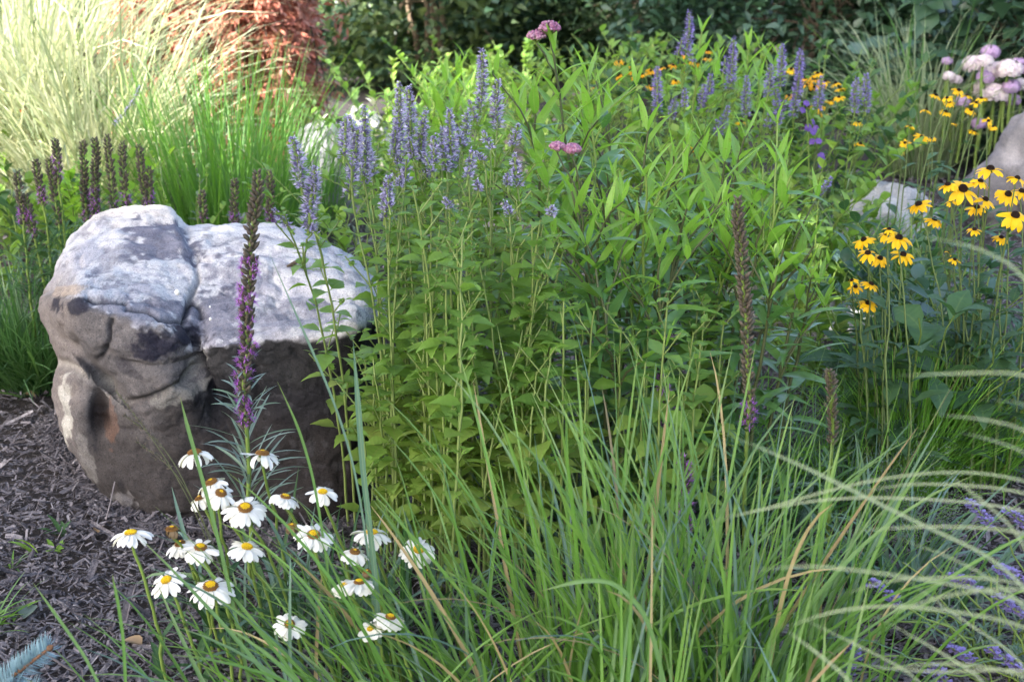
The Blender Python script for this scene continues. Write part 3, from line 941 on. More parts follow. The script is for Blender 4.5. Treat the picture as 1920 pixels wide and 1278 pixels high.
def hyssop_spike(P0, P1, r, mat='lilac', dens=1.0, gaps=.25):
    """one flower spike from P0 (bottom) to P1 (tip)"""
    P0 = np.asarray(P0); P1 = np.asarray(P1)
    L = np.linalg.norm(P1 - P0)
    d = (P1 - P0) / L
    bend = rng.normal(0, .02 * L, 3) * [1, 1, 0]
    mb = MB()
    nw = max(3, int(L / .0095))
    ts = np.linspace(0, .96, nw)
    if gaps and nw > 5:
        ts[0] -= gaps * .22; ts[1] -= gaps * .06
    c = P0 + (P1 - P0) * ts[:, None] + bend * np.sin(ts * 3.1)[:, None]
    tube(mb, np.vstack([P0 - d * .02, c]), r * .18, 5, 2)
    R = r * np.interp(ts, [-.2, 0, .15, .6, .85, 1], [.8, .95, 1, .92, .65, .35]) * rng.uniform(.88, 1.1, nw)
    pc, pl, ps = [], [], []
    for k in range(nw):
        m = int(19 * dens)
        a = rng.uniform(0, 6.28, m)
        ax = np.stack([np.cos(a), np.sin(a), 0 * a], -1)
        jit = rng.normal(0, .0022, (m, 1)) * d
        pc.append((c[k] + ax * R[k] * .15 + jit, a, np.full(m, R[k])))
        m2 = int(20 * dens)
        a = rng.uniform(0, 6.28, m2)
        ax = np.stack([np.cos(a), np.sin(a), 0 * a], -1)
        pl.append((c[k] + ax * R[k] * .45 + rng.normal(0, .003, (m2, 1)) * d, a, np.full(m2, R[k])))
    for lst, Lf, Wf, e, mi, cu in ((pc, .60, .0036, .55, 1, .1), (pl, .60, .0036, .35, 0, .3), (pl, .80, .0014, .25, 0, -.2)):
        B = np.concatenate([x[0] for x in lst]); a = np.concatenate([x[1] for x in lst]); rr = np.concatenate([x[2] for x in lst])
        K = len(B)
        ribbons(mb, B, a + rng.normal(0, .3, K), e + rng.normal(0, .28, K), rr * Lf * rng.uniform(.7, 1.25, K), Wf * rng.uniform(.7, 1.3, K), cu, n=2, kind='lance', fold=.5, across=2, roll=rng.normal(0, .6, K), mi=mi)
    return mb, [M[mat], M['calyx'], M['stem_green']]


def pairs(mb, P, ts, az0, L, W, el, curl, kind, n=6, stalk=0., mi=0, jag=0., fold=.22, azj=.15):
    """opposite leaf pairs, each pair turned a quarter from the last"""
    B = sample(P, ts)
    K = len(B)
    for s_ in (0, 1):
        az = az0 + np.arange(K) * math.pi / 2 + s_ * math.pi + rng.normal(0, azj, K)
        ribbons(mb, B + rng.normal(0, .002, (K, 3)), az, el + rng.normal(0, .16, K), L * rng.uniform(.82, 1.15, K), W * rng.uniform(.85, 1.12, K), curl + rng.normal(0, .18, K), n=n, kind=kind,
                fold=fold, roll=rng.normal(0, .22, K), azw=rng.normal(0, .15, K), stalk=stalk, mi=mi, jag=jag)


def hyssop(base, tops, label, group=None, leaf=1.0, z0=.10, far=False, mat='lilac', r=.0135, bare=False):
    """tops = [(tip point, spike length)]; the first is the leader"""
    tip, sl = tops[0]
    tip = np.asarray(tip, float)
    root = thing("anise_hyssop", base, label, "flower", group)
    B = np.asarray(base, float)
    end = tip - np.array([0, 0, sl])
    P = curve(B, end, 14, .5, .0012)
    st = MB()
    Ls = np.linalg.norm(end - B)
    tube(st, P, np.linspace(.0030, .0016, 14), 5)
    fo = MB()
    nn = max(3, int((Ls - z0) / (.046 if not far else .06)))
    t0 = min(.75, z0 / Ls)
    ts = np.linspace(t0, .985, nn)
    f = np.linspace(0, 1, nn)
    size = np.interp(f, [0, .25, .7, 1], [1.0, 1.05, .92, .5]) * leaf
    low = P[0, 2] + ts * Ls < .34
    az0 = rng.uniform(0, 3.14)
    if not bare:
        nseg = 9 if not far else 5
        for sel, mi in ((low, 1), (~low, 0)):
            if sel.any():
                k = np.where(sel)[0]
                az = az0 + (k[0] % 2) * math.pi / 2
                pairs(fo, P, ts[sel], az, .066 * size[sel], .040 * size[sel], np.interp(f[sel], [0, 1], [.15, .55]), .75, 'ovate', n=nseg, stalk=.14, mi=mi, jag=.07 if not far else 0)
        # small side shoots in the axils
        up = ts[(ts > .3)]
        for t_ in up:
            if rng.random() < .75:
                a = rng.uniform(0, 6.28)
                p0 = sample(P, [t_])[0]
                d = np.array([math.cos(a), math.sin(a), 1.3]) * rng.uniform(.015, .045)
                Q = np.stack([p0, p0 + d * .6, p0 + d])
                tube(st, Q, .0013, 4)
                pairs(fo, Q, np.array([.6, .98]), a + 1.5, .030 * leaf * np.array([1, .7]), .015 * leaf * np.array([1, .7]), .4, .5, 'ovate', n=4, stalk=.1)
    k = 0
    for tp, l_ in tops:
        tp = np.asarray(tp, float)
        if k > 0:
            p0 = sample(P, [np.clip((tp[2] - l_ - .13 - B[2]) / max(.1, end[2] - B[2]), .35, .96)])[0]
            Q = curve(p0, tp - np.array([0, 0, l_]), 7, .45, .002)
            tube(st, Q, np.linspace(.0022, .0016, 7), 4)
            if not bare:
                pairs(fo, Q, np.array([.45, .8, .97]), rng.uniform(0, 3), .034 * leaf * np.array([1, .8, .6]), .018 * leaf * np.array([1, .8, .6]), .4, .6, 'ovate', n=5, stalk=.12)
            lo = tp - [0, 0, l_]
        else:
            lo = end
        if l_ > .001:
            m_, mm = hyssop_spike(lo, tp + rng.normal(0, .008, 3) * [1, 1, 0], r * min(1, .6 + l_ * 5), mat, 1.0 if far else 1.15)
            m_.build("flower_spike", mm, root)
        k += 1
    st.build("stem", M['stem_yellow'] if not far else M['stem_green'], root)
    if fo.n:
        fo.build("foliage", [M['hyssop_leaf'], M['hyssop_old']], root)
    return root


def blazing_star(base, tip, spike, label, purple=(0, 0), wob=.0028, leafL=.10, group=None, r=.011, leaves=60, pale=False, leafz=(.05, .6), budsize=.0095, mats=None, fl=18):
    root = thing("blazing_star", base, label, "flower", group)
    B = np.asarray(base, float); T = np.asarray(tip, float)
    P = curve(B, T, 16, .5, wob)
    if wob < .002:
        P = np.linspace(B, T, 16) + rng.normal(0, .0015, (16, 3))
    L = np.linalg.norm(T - B)
    st = MB()
    tube(st, P, np.linspace(.0045, .0025, 16), 6)
    st.build("stem", M['stem_green'], root)
    bm = MB()
    n = int(spike / .0021)
    t = 1 - (np.arange(n) + .5) / n * spike / L
    C = sample(P, t)
    a = np.arange(n) * GA + rng.normal(0, .15, n)
    f = np.arange(n) / n
    rr = r * np.interp(f, [0, .08, .3, 1], [.35, .85, 1, .9])
    out = np.stack([np.cos(a), np.sin(a), np.full(n, 1.05)], -1)
    pos = C + np.stack([np.cos(a), np.sin(a), 0 * a], -1) * (rr * .22)[:, None]
    sz = budsize * np.interp(f, [0, .1, .4, 1], [.55, .9, 1, .92]) * rng.uniform(.8, 1.15, n)
    R = frames(out)
    Rs = R * (sz[:, None] * np.array([.62, .62, 1.35]))[:, None, :]
    keep = rng.random(n) < np.interp(f, [0, .35, 1], [1, .9, .72])
    inst(bm, BUD, Rs[keep], pos[keep], 0)
    if leaves:      # tiny bracts in the spike
        kk = rng.random(n) < .35
        ribbons(bm, C[kk], a[kk] + .4, .5, r * 1.7, .0022, .3, n=3, kind='lance', across=2, mi=1)
    bm.build("seed_spike", [M['liatris_bud'], M['liatris_leaf']], root)
    if purple[1] > purple[0]:
        q = (f > purple[0]) & (f < purple[1]) & (rng.random(n) < .55 if purple[1] - purple[0] > .5 else rng.random(n) < .9)
        pm = MB()
        pp = pos[q] + out[q] * (sz[q] * .75)[:, None]
        K = len(pp)
        if K:
            for s_ in range(fl):
                aa = rng.uniform(0, 6.28, K)
                d = out[q] + rng.normal(0, .75, (K, 3))
                d /= np.linalg.norm(d, axis=1)[:, None]
                ribbons(pm, pp, np.arctan2(d[:, 1], d[:, 0]), np.arcsin(np.clip(d[:, 2], -1, 1)), rng.uniform(.006, .0125, K), .0013, rng.normal(.4, .5, K), n=3, kind='strap', across=2)
            pm.build("purple_florets", M['liatris_purple'], root)
    if leaves:
        lm = MB()
        t = rng.uniform(leafz[0], leafz[1], leaves)
        Pz = sample(P, t)
        a = np.arange(leaves) * GA
        fz = (t - leafz[0]) / max(.01, leafz[1] - leafz[0])
        ribbons(lm, Pz, a + rng.normal(0, .3, leaves), rng.normal(.75, .2, leaves), leafL * np.interp(fz, [0, .5, 1], [1.25, 1, .3]) * rng.uniform(.8, 1.2, leaves), .0052, rng.normal(.6, .25, leaves), n=7, kind='strap', fold=.35,
                roll=rng.normal(0, .3, leaves))
        lm.build("leaves", M['liatris_pale' if pale else 'liatris_leaf'], root)
    return root


def milkweed(base, tip, label, group=None, leaf=1.0, young=.7, umbels=(), dark=False, z0=.12, step=.050, branches=0, droop=.65):
    root = thing("swamp_milkweed", base, label, "plant", group)
    B = np.asarray(base, float); T = np.asarray(tip, float) - np.array([0, 0, .055 * leaf])
    P = curve(B, T, 14, .5, .003)
    L = np.linalg.norm(T - B)
    st = MB(); fo = MB()
    tube(st, P, np.linspace(.005, .0022, 14), 6)

    def leafy(P, L, t0, sc):
        nn = max(3, int(L * (1 - t0) / step))
        ts = np.linspace(t0, .99, nn)
        f = ts if L > .3 else np.clip(ts + .3, 0, 1)
        size = np.interp(f, [0, .3, .75, .92, 1], [.75, 1.05, 1.0, .8, .55]) * sc
        el = np.interp(f, [0, .6, .9, 1], [.15, .45, .85, 1.15])
        az0 = rng.uniform(0, 3.14)
        for sel, mi in ((f < young, 0), (f >= young, 1)):
            if sel.any():
                k0 = np.where(sel)[0][0]
                pairs(fo, P, ts[sel], az0 + (k0 % 2) * math.pi / 2, .128 * size[sel], .0215 * size[sel], el[sel], np.interp(f[sel], [0, .7, 1], [droop + .3, droop, .25]), 'willow', n=8, mi=mi, fold=.3, azj=.25)
    leafy(P, L, z0 / L, leaf)
    for k in range(branches):
        p0 = sample(P, [rng.uniform(.5, .85)])[0]
        a = rng.uniform(0, 6.28)
        Q = curve(p0, p0 + np.array([math.cos(a) * .09, math.sin(a) * .09, rng.uniform(.10, .18)]), 6, .3, .002)
        tube(st, Q, np.linspace(.0026, .0016, 6), 5)
        leafy(Q, .15, .3, leaf * .72)
    for uc, ur in umbels:
        uc = np.asarray(uc, float)
        p0 = sample(P, [.86])[0]
        Q = curve(p0, uc - [0, 0, ur * .8], 7, .4, .002)
        tube(st, Q, .0016, 5)
        um = MB()
        m = 60
        d = rng.normal(0, 1, (m * 3, 3)); d /= np.linalg.norm(d, axis=1)[:, None]
        d = d[d[:, 2] > -.15][:m]
        C = uc + d * ur * [1, 1, .62]
        inst(um, BUD, frames(d) * .0066, C - d * .004, 0)
        for s_ in range(5):
            ribbons(um, C, s_ * 1.257 + rng.normal(0, .2, len(d)), -.2, .0065, .0034, .4, n=2, kind='petal', across=2, frame=frames(d), mi=0)
        for c_ in d:
            tube(um, np.stack([uc - [0, 0, ur * .8], uc + c_ * ur * [.9, .9, .5]]), .0007, 3, 1)
        um.build("flower_cluster", [M['umbel'], M['stem_green']], root)
    st.build("stem", M['stem_dark'] if dark else M['stem_green'], root)
    fo.build("foliage", [M['milk_leaf'], M['milk_young']], root)
    return root


def flower_head(root, c, nrm, R, n, W, droop, petal_mat, disc_r, disc_h, disc_mats, kind='petal', e0=.15, miss=0., curl_sd=.3, gone=0.0):
    fr = frames([nrm], 0)[0]
    mb = MB()
    K = n
    a = np.arange(K) * 6.283 / K + rng.normal(0, .08, K) + rng.uniform(0, 6)
    if miss:
        a = a[rng.random(K) > miss]; K = len(a)
    bp = np.stack([np.cos(a), np.sin(a), 0 * a], -1) * disc_r * .75
    ribbons(mb, c + bp @ fr.T, a, e0 - droop * .35 + rng.normal(0, .10, K), (R - disc_r * .7) * rng.uniform(.86, 1.08, K), W * rng.uniform(.85, 1.15, K), droop + rng.normal(0, curl_sd, K),
            n=6, kind=kind, fold=rng.normal(.12, .18, K), roll=rng.normal(0, .22, K), frame=fr)
    cup = MB()
    inst(cup, blob_tpl(5, 10, ((0, .2), (.3, .7), (.7, 1), (1, .9))), fr[None] * np.array([R * .42, R * .42, R * .18]), (c - np.array(nrm) * R * .17)[None])
    head = cup.build("flower_head", M['stem_green'], root)
    mb.build("petals", M[petal_mat], head, origin=root.location)
    # dome, with small knobs
    db = MB()
    ph = np.linspace(.02, 1.45, 8)
    V = []
    for q in ph:
        V.append([0, 0, 0])
    tt = np.linspace(0, 2 * np.pi, 18, endpoint=False)
    D = np.stack([np.outer(np.sin(ph), np.cos(tt)) * disc_r, np.outer(np.sin(ph), np.sin(tt)) * disc_r, np.outer(np.cos(ph), np.ones(18)) * disc_h], -1).reshape(-1, 3)
    db.add(c + D @ fr.T, grid_faces(1, 8, 18, True), None, 1 if len(disc_mats) > 1 else 0)
    m = 130
    rr = np.sqrt((np.arange(m) + .5) / m); aa = np.arange(m) * GA
    z = np.sqrt(np.clip(1 - rr ** 2, 0, 1)) * disc_h
    Pk = np.stack([rr * np.cos(aa) * disc_r, rr * np.sin(aa) * disc_r, z], -1)
    nk = np.stack([rr * np.cos(aa) / disc_r, rr * np.sin(aa) / disc_r, z / disc_h ** 2 + 1e-3], -1)
    fk = np.einsum('ij,kjl->kil', fr, frames(nk)) * (disc_r * .17)
    inner = rr < gone if len(disc_mats) > 1 else np.ones(m, bool)
    Pk = c + Pk @ fr.T
    if inner.any(): inst(db, BUD, fk[inner], Pk[inner], 0)
    if (~inner).any(): inst(db, BUD, fk[~inner], Pk[~inner], 1)
    db.build("disc", [M[x] for x in disc_mats], head, origin=root.location)
    return fr


def daisy(px, py, Y, kind, label, tilt=(0, -.15), d=84, gpx=None):
    c = at(px, py, Y)
    dist = np.linalg.norm(c - [0, 0, H])
    R = d / 2 / (F / (dist * .985))
    base = ground(px + 60, 1300) if gpx is None else gpx
    base = np.array([c[0] + rng.uniform(.02, .10) if gpx is None else gpx[0], Y + rng.uniform(0, .06), 0])
    root = thing("daisy", base, label, "flower", "white daisies in front of the boulder")
    n = np.array([tilt[0], tilt[1], 1.0]); n /= np.linalg.norm(n)
    st = MB()
    P = curve(base, c - n * .012, 12, .45, .002)
    P = np.vstack([P, c - n * .002])
    tube(st, P, np.linspace(.0030, .0022, 13), 6)
    fo = MB()
    K = 7
    t = rng.uniform(.02, .6, K)
    ribbons(fo, sample(P, t), rng.uniform(0, 6.28, K), rng.uniform(.5, 1.1, K), rng.uniform(.035, .08, K) * (1.2 - t), .011, .6, n=5, kind='strap', fold=.25)
    st.build("stem", M['stem_green'], root)
    fo.build("leaves", [M['rud_leaf'], M['stem_green']], root)
    dr = R * .265
    if kind == 'fresh':
        flower_head(root, c, n, R, 21, .0098, .8, 'white', dr, dr * .45, ['disc_yellow', 'disc_brown'], gone=1.1)
    elif kind == 'ring':
        flower_head(root, c, n, R, 20, .0098, .8, 'white', dr * 1.12, dr * .62, ['disc_yellow', 'disc_brown'], gone=.62)
    elif kind == 'old':
        flower_head(root, c, n, R, 19, .0100, 1.05, 'white', dr * 1.15, dr * .7, ['disc_yellow', 'disc_brown'], gone=.3, miss=.2, curl_sd=.45)
    else:
        flower_head(root, c, n, R * .8, 15, .009, 1.9, 'dry', dr * 1.35, dr * .8, ['disc_yellow', 'disc_brown'], gone=.3, miss=.15, e0=-.2, curl_sd=.5)
    return root


def susan(px, py, Y, d, label, group, base=None, tilt=None, near=True, amber=False, leaves=4, spent=0.0):
    c = at(px, py, Y)
    dist = np.linalg.norm(c - [0, 0, H])
    R = d / 2 / (F / dist)
    if base is None:
        base = np.array([c[0] * .97 + rng.normal(0, .03), Y + rng.normal(0, .04), 0])
    root = thing("black_eyed_susan", base, label, "flower", group)
    tl = tilt or (rng.normal(0, .28), -.2 + rng.normal(0, .22))
    n = np.array([tl[0], tl[1], 1.0]); n /= np.linalg.norm(n)
    P = curve(base, c - n * .006, 10, .5, .002)
    st = MB(); tube(st, P, np.linspace(.0026, .0014, 10), 5)
    if near:
        fo = MB()
        t = rng.uniform(.12, .85, leaves)
        ribbons(fo, sample(P, t), rng.uniform(0, 6.28, leaves), .6, np.interp(t, [0, 1], [.11, .045]) * rng.uniform(.8, 1.2, leaves), np.interp(t, [0, 1], [.045, .014]), .8, n=6, kind='ovate', stalk=.1, fold=.25)
        fo.build("leaves", M['rud_leaf'], root)
    st.build("stem", M['stem_susan'], root)
    flower_head(root, c, n, R, 13, R * .36, .75, 'amber' if amber else 'gold', R * .24, R * .26, ['cone'], kind='ray', e0=.12, miss=.1 + spent)
    return root

# ================================================================== BEHIND AND BESIDE THE BOULDER
LG = "blazing stars behind the left of the boulder"
for px, py, ln, pu, lab in (
        (33, 322, 95, (.7, 1), "leftmost dark blazing star spike with purple only at its foot"),
        (47, 368, 75, (.45, 1), "short purple blazing star second from the left edge"),
        (67, 300, 85, (.62, 1), "dark tipped blazing star with a bright purple lower half by the left edge"),
        (92, 298, 120, (0, 0), "all brown blazing star spike crossing a purple one, left of boulder top"),
        (102, 262, 80, (.4, 1), "tallest left blazing star with vivid violet lower half"),
        (153, 265, 110, (0, 0), "brown blazing star spike directly above the left shoulder of the boulder"),
        (157, 328, 90, (.75, 1), "shorter dark blazing star just above the left boulder edge"),
        (177, 258, 75, (0, 0), "blazing star tip peeping between two taller brown spikes"),
        (178, 288, 115, (.55, 1), "brown blazing star with purple flowers on its lower half above the boulder"),
        (200, 253, 135, (.88, 1), "tallest brown blazing star spike above the left of the boulder"),
        (228, 267, 115, (.82, 1), "brown blazing star with a purple foot, left of the boulder peak"),
        (260, 272, 115, (0, 0), "straight brown blazing star spike over the boulder peak"),
        (278, 313, 80, (.6, 1), "short blazing star with purple foot right above the boulder peak"),
        (378, 358, 60, (.9, 1), "small brown blazing star tip in the saddle behind the boulder"),
        (438, 335, 85, (.75, 1), "brown blazing star with purple foot behind the boulder's flat top"),
        (504, 322, 105, (.68, 1), "blazing star with purple foot behind the tall front spike")):
    Y = 3.45 if px < 130 else 3.6
    T = at(px, py, Y)
    B = np.array([T[0] + (-.0 if px > 110 else .02) + rng.normal(0, .015), Y + rng.normal(0, .03), 0])
    blazing_star(B, T, ln / F * Y * 1.1, lab, pu, .0012, .13, LG, leaves=75, leafz=(.04, .74), r=.0125, budsize=.0112, fl=12)
grass_clump("blazing_star_leaves", ground(70, 728)[:2], 520, (.16, .40), .0052, (1.05, .25), (.7, .3), ['liatris_leaf'], "dense dark green strappy leaf tuft at the left edge beside the boulder", .085, "plant")
grass_clump("blazing_star_leaves", ground(-25, 715)[:2], 320, (.16, .40), .0052, (1.05, .25), (.7, .3), ['liatris_leaf'], "leaf tuft cut by the left edge of the photo", .09, "plant")


def filler(name, base, hts, n, L, W, mats, label, kind='lance', spread=.1, cat="plant", lp=26, el=.5, curl=.6, group=None, stalk=0.0, share=None, lean=.25):
    """bushy perennial: many leafy stems from one crown"""
    root = thing(name, (base[0], base[1], 0), label, cat, group)
    root['kind'] = 'thing'
    b = np.array([base[0], base[1], 0.])
    st = MB(); fo = MB()
    for k in range(n):
        a = rng.uniform(0, 6.28); r = spread * math.sqrt(rng.random())
        p0 = b + [r * math.cos(a) * .6, r * math.sin(a) * .6, 0]
        h = rng.uniform(*hts)
        T = p0 + [r * math.cos(a) * (1 + lean * 3) + rng.normal(0, .02), r * math.sin(a) * (1 + lean * 3), h]
        P = curve(p0, T, 9, .5, .004)
        tube(st, P, np.linspace(.003, .0014, 9), 4)
        t = rng.uniform(.08, 1, lp)
        ribbons(fo, sample(P, t), np.arange(lp) * GA + rng.uniform(0, 6), el + .5 * t + rng.normal(0, .2, lp), L * np.interp(t, [0, .5, 1], [1, 1, .55]) * rng.uniform(.75, 1.2, lp), W * rng.uniform(.8, 1.2, lp), curl, n=4, kind=kind,
                fold=.25, roll=rng.normal(0, .3, lp), stalk=stalk, mi=k % len(mats))
    st.build("stems", M['stem_green'], root)
    fo.build("foliage", [M[x] for x in mats], root)
    return root


filler("plum_leaved_plant", (gx(150, 5.2), 5.2), (.55, .72), 9, .07, .022, ['plum'], "dark plum leaved plant between the two pale grasses", spread=.10, curl=1.4, lp=16)
filler("wormwood", (gx(350, 3.9), 3.9), (.3, .48), 16, .035, .012, ['artemisia', 'hyssop_leaf'], "soft grey green low plant behind the boulder's saddle", spread=.14, lp=24)
filler("wormwood", (gx(650, 3.9), 3.9), (.2, .34), 18, .035, .013, ['artemisia', 'hyssop_leaf'], "pale grey green bushy plant behind the boulder's right shoulder", spread=.16, lp=24)
filler("broadleaf_perennial", (gx(150, 4.2), 4.2), (.30, .46), 12, .10, .03, ['hyssop_leaf', 'milk_young'], "broad green leaved plant behind the left blazing stars", spread=.14, lp=14)
filler("broadleaf_perennial", (gx(10, 4.7), 4.7), (.18, .34), 14, .08, .03, ['hyssop_leaf', 'artemisia'], "low light green plant at the left edge at the foot of the brightest grass", spread=.2, lp=14)
filler("broadleaf_perennial", (gx(40, 4.2), 4.2), (.25, .40), 12, .09, .028, ['hyssop_leaf', 'rud_leaf'], "leafy green plant at left edge below the pale grass", spread=.18, lp=14)
filler("pale_perennial", (gx(665, 5.5), 5.5), (.28, .46), 14, .06, .02, ['shrub_light', 'white_cream'], "cream flowered low plant in front of the red maple and bluish rock", spread=.16, lp=16)
filler("broadleaf_perennial", (gx(735, 5.0), 5.0), (.4, .6), 12, .06, .022, ['hyssop_leaf'], "green plant right of the bluish rock", spread=.16, lp=18)


def sage_sprig(pts, Y, label):
    P = np.stack([at(a, b, Y) for a, b in pts])
    base = np.array([P[0][0] - .03, Y, 0])
    root = thing("russian_sage", base, label, "flower")
    st = MB()
    full = np.vstack([curve(base, P[0], 6, .5)[:-1], P])
    tube(st, full, .0018, 4); st.build("stem", M['stem_green'], root)
    m = 150
    Q = sample(P, rng.random(m))
    fl = MB(); ribbons(fl, Q, rng.uniform(0, 6.28, m), rng.normal(.4, .5, m), .012, .004, .3, n=2, across=2)
    fl.build("flowers", M['lilac'], root)


sage_sprig([(212, 235), (232, 215), (250, 190), (265, 160)], 4.3, "leaning sprig of small blue flowers in front of the second pale grass")

# red coneflower far left
c = at(41, 202, 5.0)
root = thing("coneflower", (c[0], 5.0, 0), "single tiny red orange coneflower in front of the brightest pale grass", "flower")
st = MB(); tube(st, curve((c[0], 5.0, 0), c, 8, .5), .0025, 5); st.build("stem", M['stem_green'], root)
flower_head(root, c, np.array([0, -.4, 1.]), .028, 11, .010, 1.2, 'orange', .012, .014, ['cone'], kind='ray', e0=-.1)

# ================================================================== FAR SUSANS AND FAR HYSSOP
FG = "small far susans in the patch at top right of centre"
for px, py in ((1160, 117), (1173, 125), (1160, 143), (1153, 153), (1193, 147), (1220, 133), (1220, 163), (1247, 140), (1262, 123), (1267, 152), (1115, 165), (1275, 133), (1250, 170),
               (1285, 103), (1327, 97), (1327, 110), (1305, 120), (1290, 118), (1240, 128), (1180, 133), (1205, 140)):
    susan(px, py, 5.2 + rng.uniform(-.15, .2), 21, "tiny blurred yellow susan beyond the milkweed, below the dark evergreen", "far susans below the dark evergreen", near=False, amber=True)
for px, py in ((1483, 130), (1520, 143), (1516, 155), (1528, 150), (1510, 148), (1547, 153), (1540, 160), (1567, 157), (1575, 167), (1537, 202), (1543, 212), (1528, 200), (1480, 180), (1573, 183), (1555, 190), (1533, 138), (1512, 160), (1526, 165)):
    susan(px, py, 4.9 + rng.uniform(-.15, .15), 25, "small yellow susan in the cluster behind the far hyssop spikes, before the dark dogwood", "susans behind the far hyssop", near=False, amber=px % 2 == 0)
for px, py, lab in ((1390, 230, "lone yellow susan low between far hyssop spikes"), (1302, 275, "lone yellow susan low among milkweed leaves"), (1608, 230, "yellow susan just left below the twin hyssop spikes"), (1613, 270, "yellow susan lower on the stems of the twin hyssop spikes"),
                    (1292, 287, "half hidden yellow susan under the lone one among milkweed leaves")):
    susan(px, py, 4.3, 27, lab, None, near=False)

for bx, Y, n, ht in ((1200, 5.3, 16, (.50, .70)), (1270, 5.0, 14, (.5, .7)), (1520, 5.0, 16, (.45, .68)), (1560, 4.9, 12, (.4, .62))):
    filler("susan_foliage", (gx(bx, Y), Y), ht, n, .075, .024, ['rud_leaf', 'hyssop_leaf'], {1200: "leafy base of the far susans left of the tallest far hyssop", 1270: "leafy base of the far susans below the tallest far hyssop", 1520: "leafy stems under the susan cluster before the dogwood", 1560: "leafy stems at the right end of the susan cluster before the dogwood"}[bx], spread=.16, lp=20)

far = [((1290, 20, 72), (1273, 73, 25), (1300, 93, 20), "tallest far blue hyssop against the dark evergreen"),
       ((1373, 70, 88), (1358, 107, 24), None, "tall far blue hyssop standing before dark dogwood leaves"),
       ((1327, 137, 66), (1316, 160, 40), None, "thick pale blue far hyssop below two taller spikes"),
       ((1402, 143, 66), None, None, "lone pale far hyssop right of the thick one"),
       ((1443, 123, 52), None, None, "slim far hyssop left of the two tall paired spikes"),
       ((1468, 83, 72), (1462, 167, 52), None, "left one of the two tall far hyssops near the susan cluster"),
       ((1502, 93, 70), (1493, 133, 76), None, "right one of the two tall far hyssops touching the susan cluster"),
       ((1537, 143, 55), None, None, "far hyssop spike standing in front of the susan cluster"),
       ((1607, 147, 58), None, None, "left of the twin hyssop spikes on long bare stems"),
       ((1628, 140, 62), None, None, "right of the twin hyssop spikes on long bare stems"),
       ((1235, 125, 76), None, None, "dark blue far hyssop left below the tallest far one"),
       ((1260, 183, 35), (1285, 167, 32), None, "short far hyssop pair beside yellow susans left of centre"),
       ((1537, 333, 32), None, None, "small hyssop spike low above the susan buds at right of the milkweed"),
       ((1460, 190, 40), (1440, 215, 22), None, "short blue hyssop under the left tall far pair"),
       ((1352, 200, 46), (1345, 225, 26), None, "short blue hyssop half hidden behind milkweed tips")]
for q in far:
    pts = [p for p in q[:3] if p]
    Y = 4.0 if pts[0][1] < 300 else 3.4
    tops = [(at(a, b, Y), l / F * Y * 1.02) for a, b, l in pts]
    t0 = tops[0][0]
    hyssop(np.array([t0[0] * .98 + rng.normal(0, .03), Y + .05, 0]), tops, q[3], "far hyssop stand", leaf=.95, far=True, mat='violet', r=.0165, z0=.08, bare=False)

# purple balloon-like flowers between
def bell_spray(pts, Y, label):
    b = np.array([at(*pts[-1], Y)[0], Y, 0])
    root = thing("bellflower", b, label, "flower")
    st = MB()
    top = at(*pts[0], Y)
    tube(st, curve(b, top, 9, .5), .002, 5)
    st.build("stem", M['stem_green'], root)
    for a, c in pts:
        fl = MB()
        p = at(a, c, Y)
        for s_ in range(2):
            q = p + rng.normal(0, .008, 3)
            fr = frames([[rng.normal(0, .5), -.6, .5]])
            for k in range(6):
                ribbons(fl, q[None], k * 1.047, .4, .011, .008, .8, n=3, kind='petal', frame=fr)
        fl.build("blossom", M['purple_bell'], root)


M['purple_bell'] = leafmat("purple_bell_petal", [(.10, .05, .26), (.15, .08, .34)], .3, 1.1, rough=.55)
bell_spray([(1512, 205), (1518, 228), (1521, 240), (1524, 250), (1530, 262), (1536, 292), (1540, 300)], 3.9, "stem of deep purple bellflowers left of the flat rocks")

# ================================================================== MIDDLE: leafy mass behind and right of the milkweed
MID = [(1250, 4.2, 14, (.45, .68), "leafy yellow green stems behind the milkweed, under the far hyssops at left"), (1350, 4.0, 16, (.45, .66), "leafy yellow green stems under the thick pale far hyssop"),
       (1440, 3.9, 16, (.40, .60), "leafy yellow green stems under the tall far hyssop pair"), (1530, 3.8, 14, (.30, .50), "leafy yellow green stems left of the low pale rock"), (1600, 3.9, 12, (.22, .38), "low leafy stems below the twin hyssop spikes"),
       (1120, 3.9, 14, (.45, .70), "leafy yellow green stems behind the mauve milkweed flowers"), (960, 3.9, 14, (.45, .70), "leafy green stems behind the main hyssop stand"), (840, 3.8, 14, (.4, .62), "leafy green stems behind the crowded hyssop spikes"),
       (730, 3.7, 12, (.35, .55), "leafy green stems behind the left hyssop spikes"), (1560, 3.3, 12, (.22, .40), "yellow green leafy stems before the flat stone"),
       (760, 5.6, 14, (.35, .55), "back row leafy stems left of the bright milkweed clump"), (900, 5.4, 14, (.40, .62), "back row leafy stems under the tallest main hyssop"), (1010, 5.6, 14, (.40, .60), "back row leafy stems behind the tall milkweed tips at left"),
       (1090, 5.8, 14, (.40, .60), "back row leafy stems behind the tallest milkweed"), (980, 6.8, 14, (.35, .5), "furthest leafy stems before the tawny shrub"), (1120, 6.9, 14, (.35, .5), "furthest leafy stems before the dark evergreen"), (1330, 6.2, 14, (.4, .6), "furthest leafy stems before the dogwood"), (850, 7.0, 12, (.3, .45), "furthest leafy stems before the light shrub")]
for px, Y, n, ht, lab in MID:
    filler("leafy_perennial", (gx(px, Y), Y), ht, n, .06, .026, ['hyssop_leaf', 'hyssop_leaf', 'hyssop_old'], lab, 'ovate', .17, lp=22, stalk=.1)
